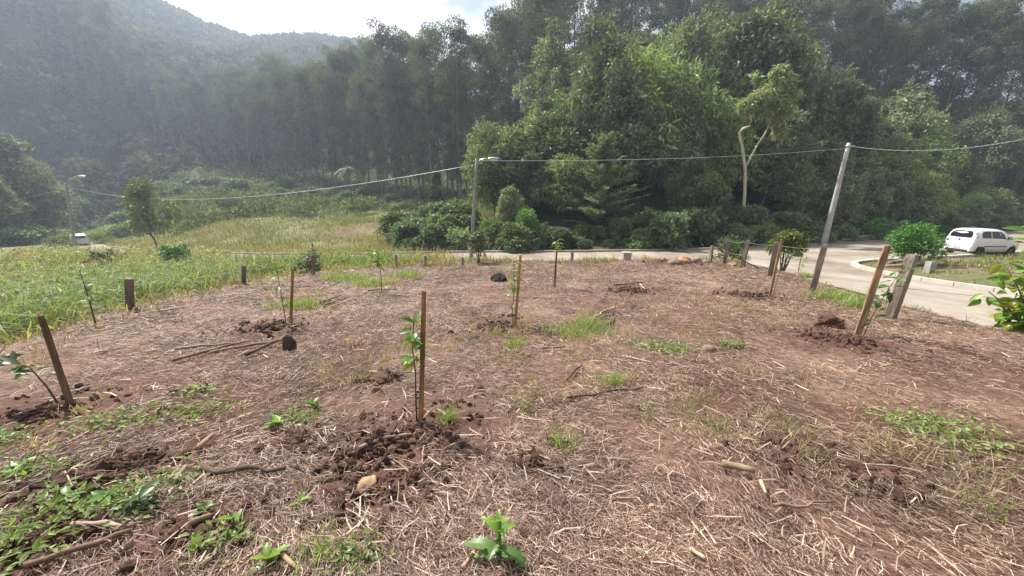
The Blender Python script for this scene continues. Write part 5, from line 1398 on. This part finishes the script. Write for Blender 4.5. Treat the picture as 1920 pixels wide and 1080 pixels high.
# ------------------------------------------------------------------ island timber, stump, near shrub at the right edge
for i, (a, b, r, lb) in enumerate([((1668, 497), (1760, 486), .07, 'grey log lying under the round island shrub'), ((1660, 503), (1735, 498), .06, 'front log below the round island shrub'), ((1690, 489), (1790, 482), .06, 'back log behind the round island shrub')]):
    o = stick(a, b, r, lb, (0.30, 0.24, 0.19), .01, .9, 'log'); o['category'] = 'log'; del o['group']
for i, (x0, x1, dz, lb) in enumerate([(26.5, 33.0, .10, 'lowest of the dark timber beams stacked by the far kerb'), (27.5, 33.4, .28, 'middle timber beam stacked by the far kerb'), (29.0, 34.0, .46, 'topmost timber beam stacked by the far kerb')]):
    y0, y1 = np.interp(x0, FAR_X, FAR_Y) + .7, np.interp(x1, FAR_X, FAR_Y) + .7
    mb = MB(); a, b = np.array([x0, y0, gz(x0, y0) + dz]), np.array([x1, y1, gz(x1, y1) + dz + .1]); an = math.atan2(y1 - y0, x1 - x0)
    tube(mb, [a - a, (b - a) * .5, b - a], [.10, .10, .09], 6, (0.22, 0.18, 0.15)); o = mb.build('timber_beam', M_wood); o.location = a; tag(o, lb, 'timber')
b = hit(1741, 511); mb = MB(); box(mb, (0, 0, .16), (.24, .24, .5), None, (0.36, 0.34, 0.31)); box(mb, (0, 0, .43), (.20, .20, .05), None, (0.40, 0.38, 0.34)); o = mb.build('concrete_stub', M_conc); o.location = b; tag(o, 'short concrete marker stub on the road island', 'marker')
b = Vector((5.0, 16.2, gz(5.0, 16.2))); mb = MB(); box(mb, (0, 0, .1), (.34, .3, .5), None, (0.42, 0.38, 0.33)); box(mb, (0, 0, .365), (.38, .34, .05), None, (0.42, 0.38, 0.33)); o = mb.build('concrete_block', M_conc); o.location = b; tag(o, 'squat concrete block on the far rim of the lot', 'block')
mb = MB(); q = hit(1408, 506); tube(mb, [(-.95, 0, .62), (-.3, 0, .3), (.35, 0, .02)], [.02, .022, .02], 6, (0.18, 0.13, 0.1)); o = mb.build('leaning_stick', M_bark); o.location = q; tag(o, 'thin stick propped against the far fence posts', 'stick')

def near_shrub():
    global rng
    rng = np.random.default_rng(777)
    bx_, by_ = 7.42, 5.0
    b = Vector((bx_, by_, gz(bx_, by_))); root = tag(empty('near_shrub', b), 'yellow-green leafy shrub leaning in from the right edge', 'shrub')
    tb = MB(); cb2 = MB(); tips = []
    for tx, tz in [(-.85, 1.05), (-.55, 1.35), (-.95, .70), (-.35, .95), (-.70, .50), (-.1, 1.5), (-.45, 1.6), (-.3, .35)]:
        k = np.array([tx * .75, rng.uniform(-.2, .2), tz]); tips.append(k); limb(tb, (0, 0, -.05), k, .016, .006, .06, (0.15, 0.11, 0.07), 5, 6)
    tb.build('stem', M_bark, root, True)
    for k in tips:
        for j in range(26):
            f = rng.uniform(.45, 1.0); q = k * f + rng.normal(0, .05, 3)
            o = bpy.data.objects.new('leaf', LEAF[['lime', 'lime', 'citrus', 'yellow'][int(rng.integers(4))]]); col.objects.link(o); o.parent = root
            o.location = q; s = rng.uniform(1.6, 2.7); o.scale = (s, s, s); o.rotation_euler = (rng.normal(-.1, .6), rng.normal(0, .4), rng.uniform(0, 6.28))
    mb = MB(); 

near_shrub()

# ------------------------------------------------------------------ air
def haze(density):
    HTOP = 12.0 + max(v.co.z for v in bpy.data.objects['ground'].data.vertices); print('top', HTOP)
    x0, x1, y0, y1, z0, z1 = -700, 480, -60, 700, -14, HTOP
    mb = MB(); box(mb, ((x0 + x1) / 2, (y0 + y1) / 2, (z0 + z1) / 2), (x1 - x0, y1 - y0, z1 - z0))
    m, N, L, out = new_mat('haze'); v = N.new('ShaderNodeVolumePrincipled')
    v.inputs['Color'].default_value = (0.68, 0.80, 1.0, 1); v.inputs['Density'].default_value = density; v.inputs['Anisotropy'].default_value = 0.45
    L.new(v.outputs[0], out.inputs['Volume'])
    tag(mb.build('haze', m), kind='stuff')

haze(0.0009)
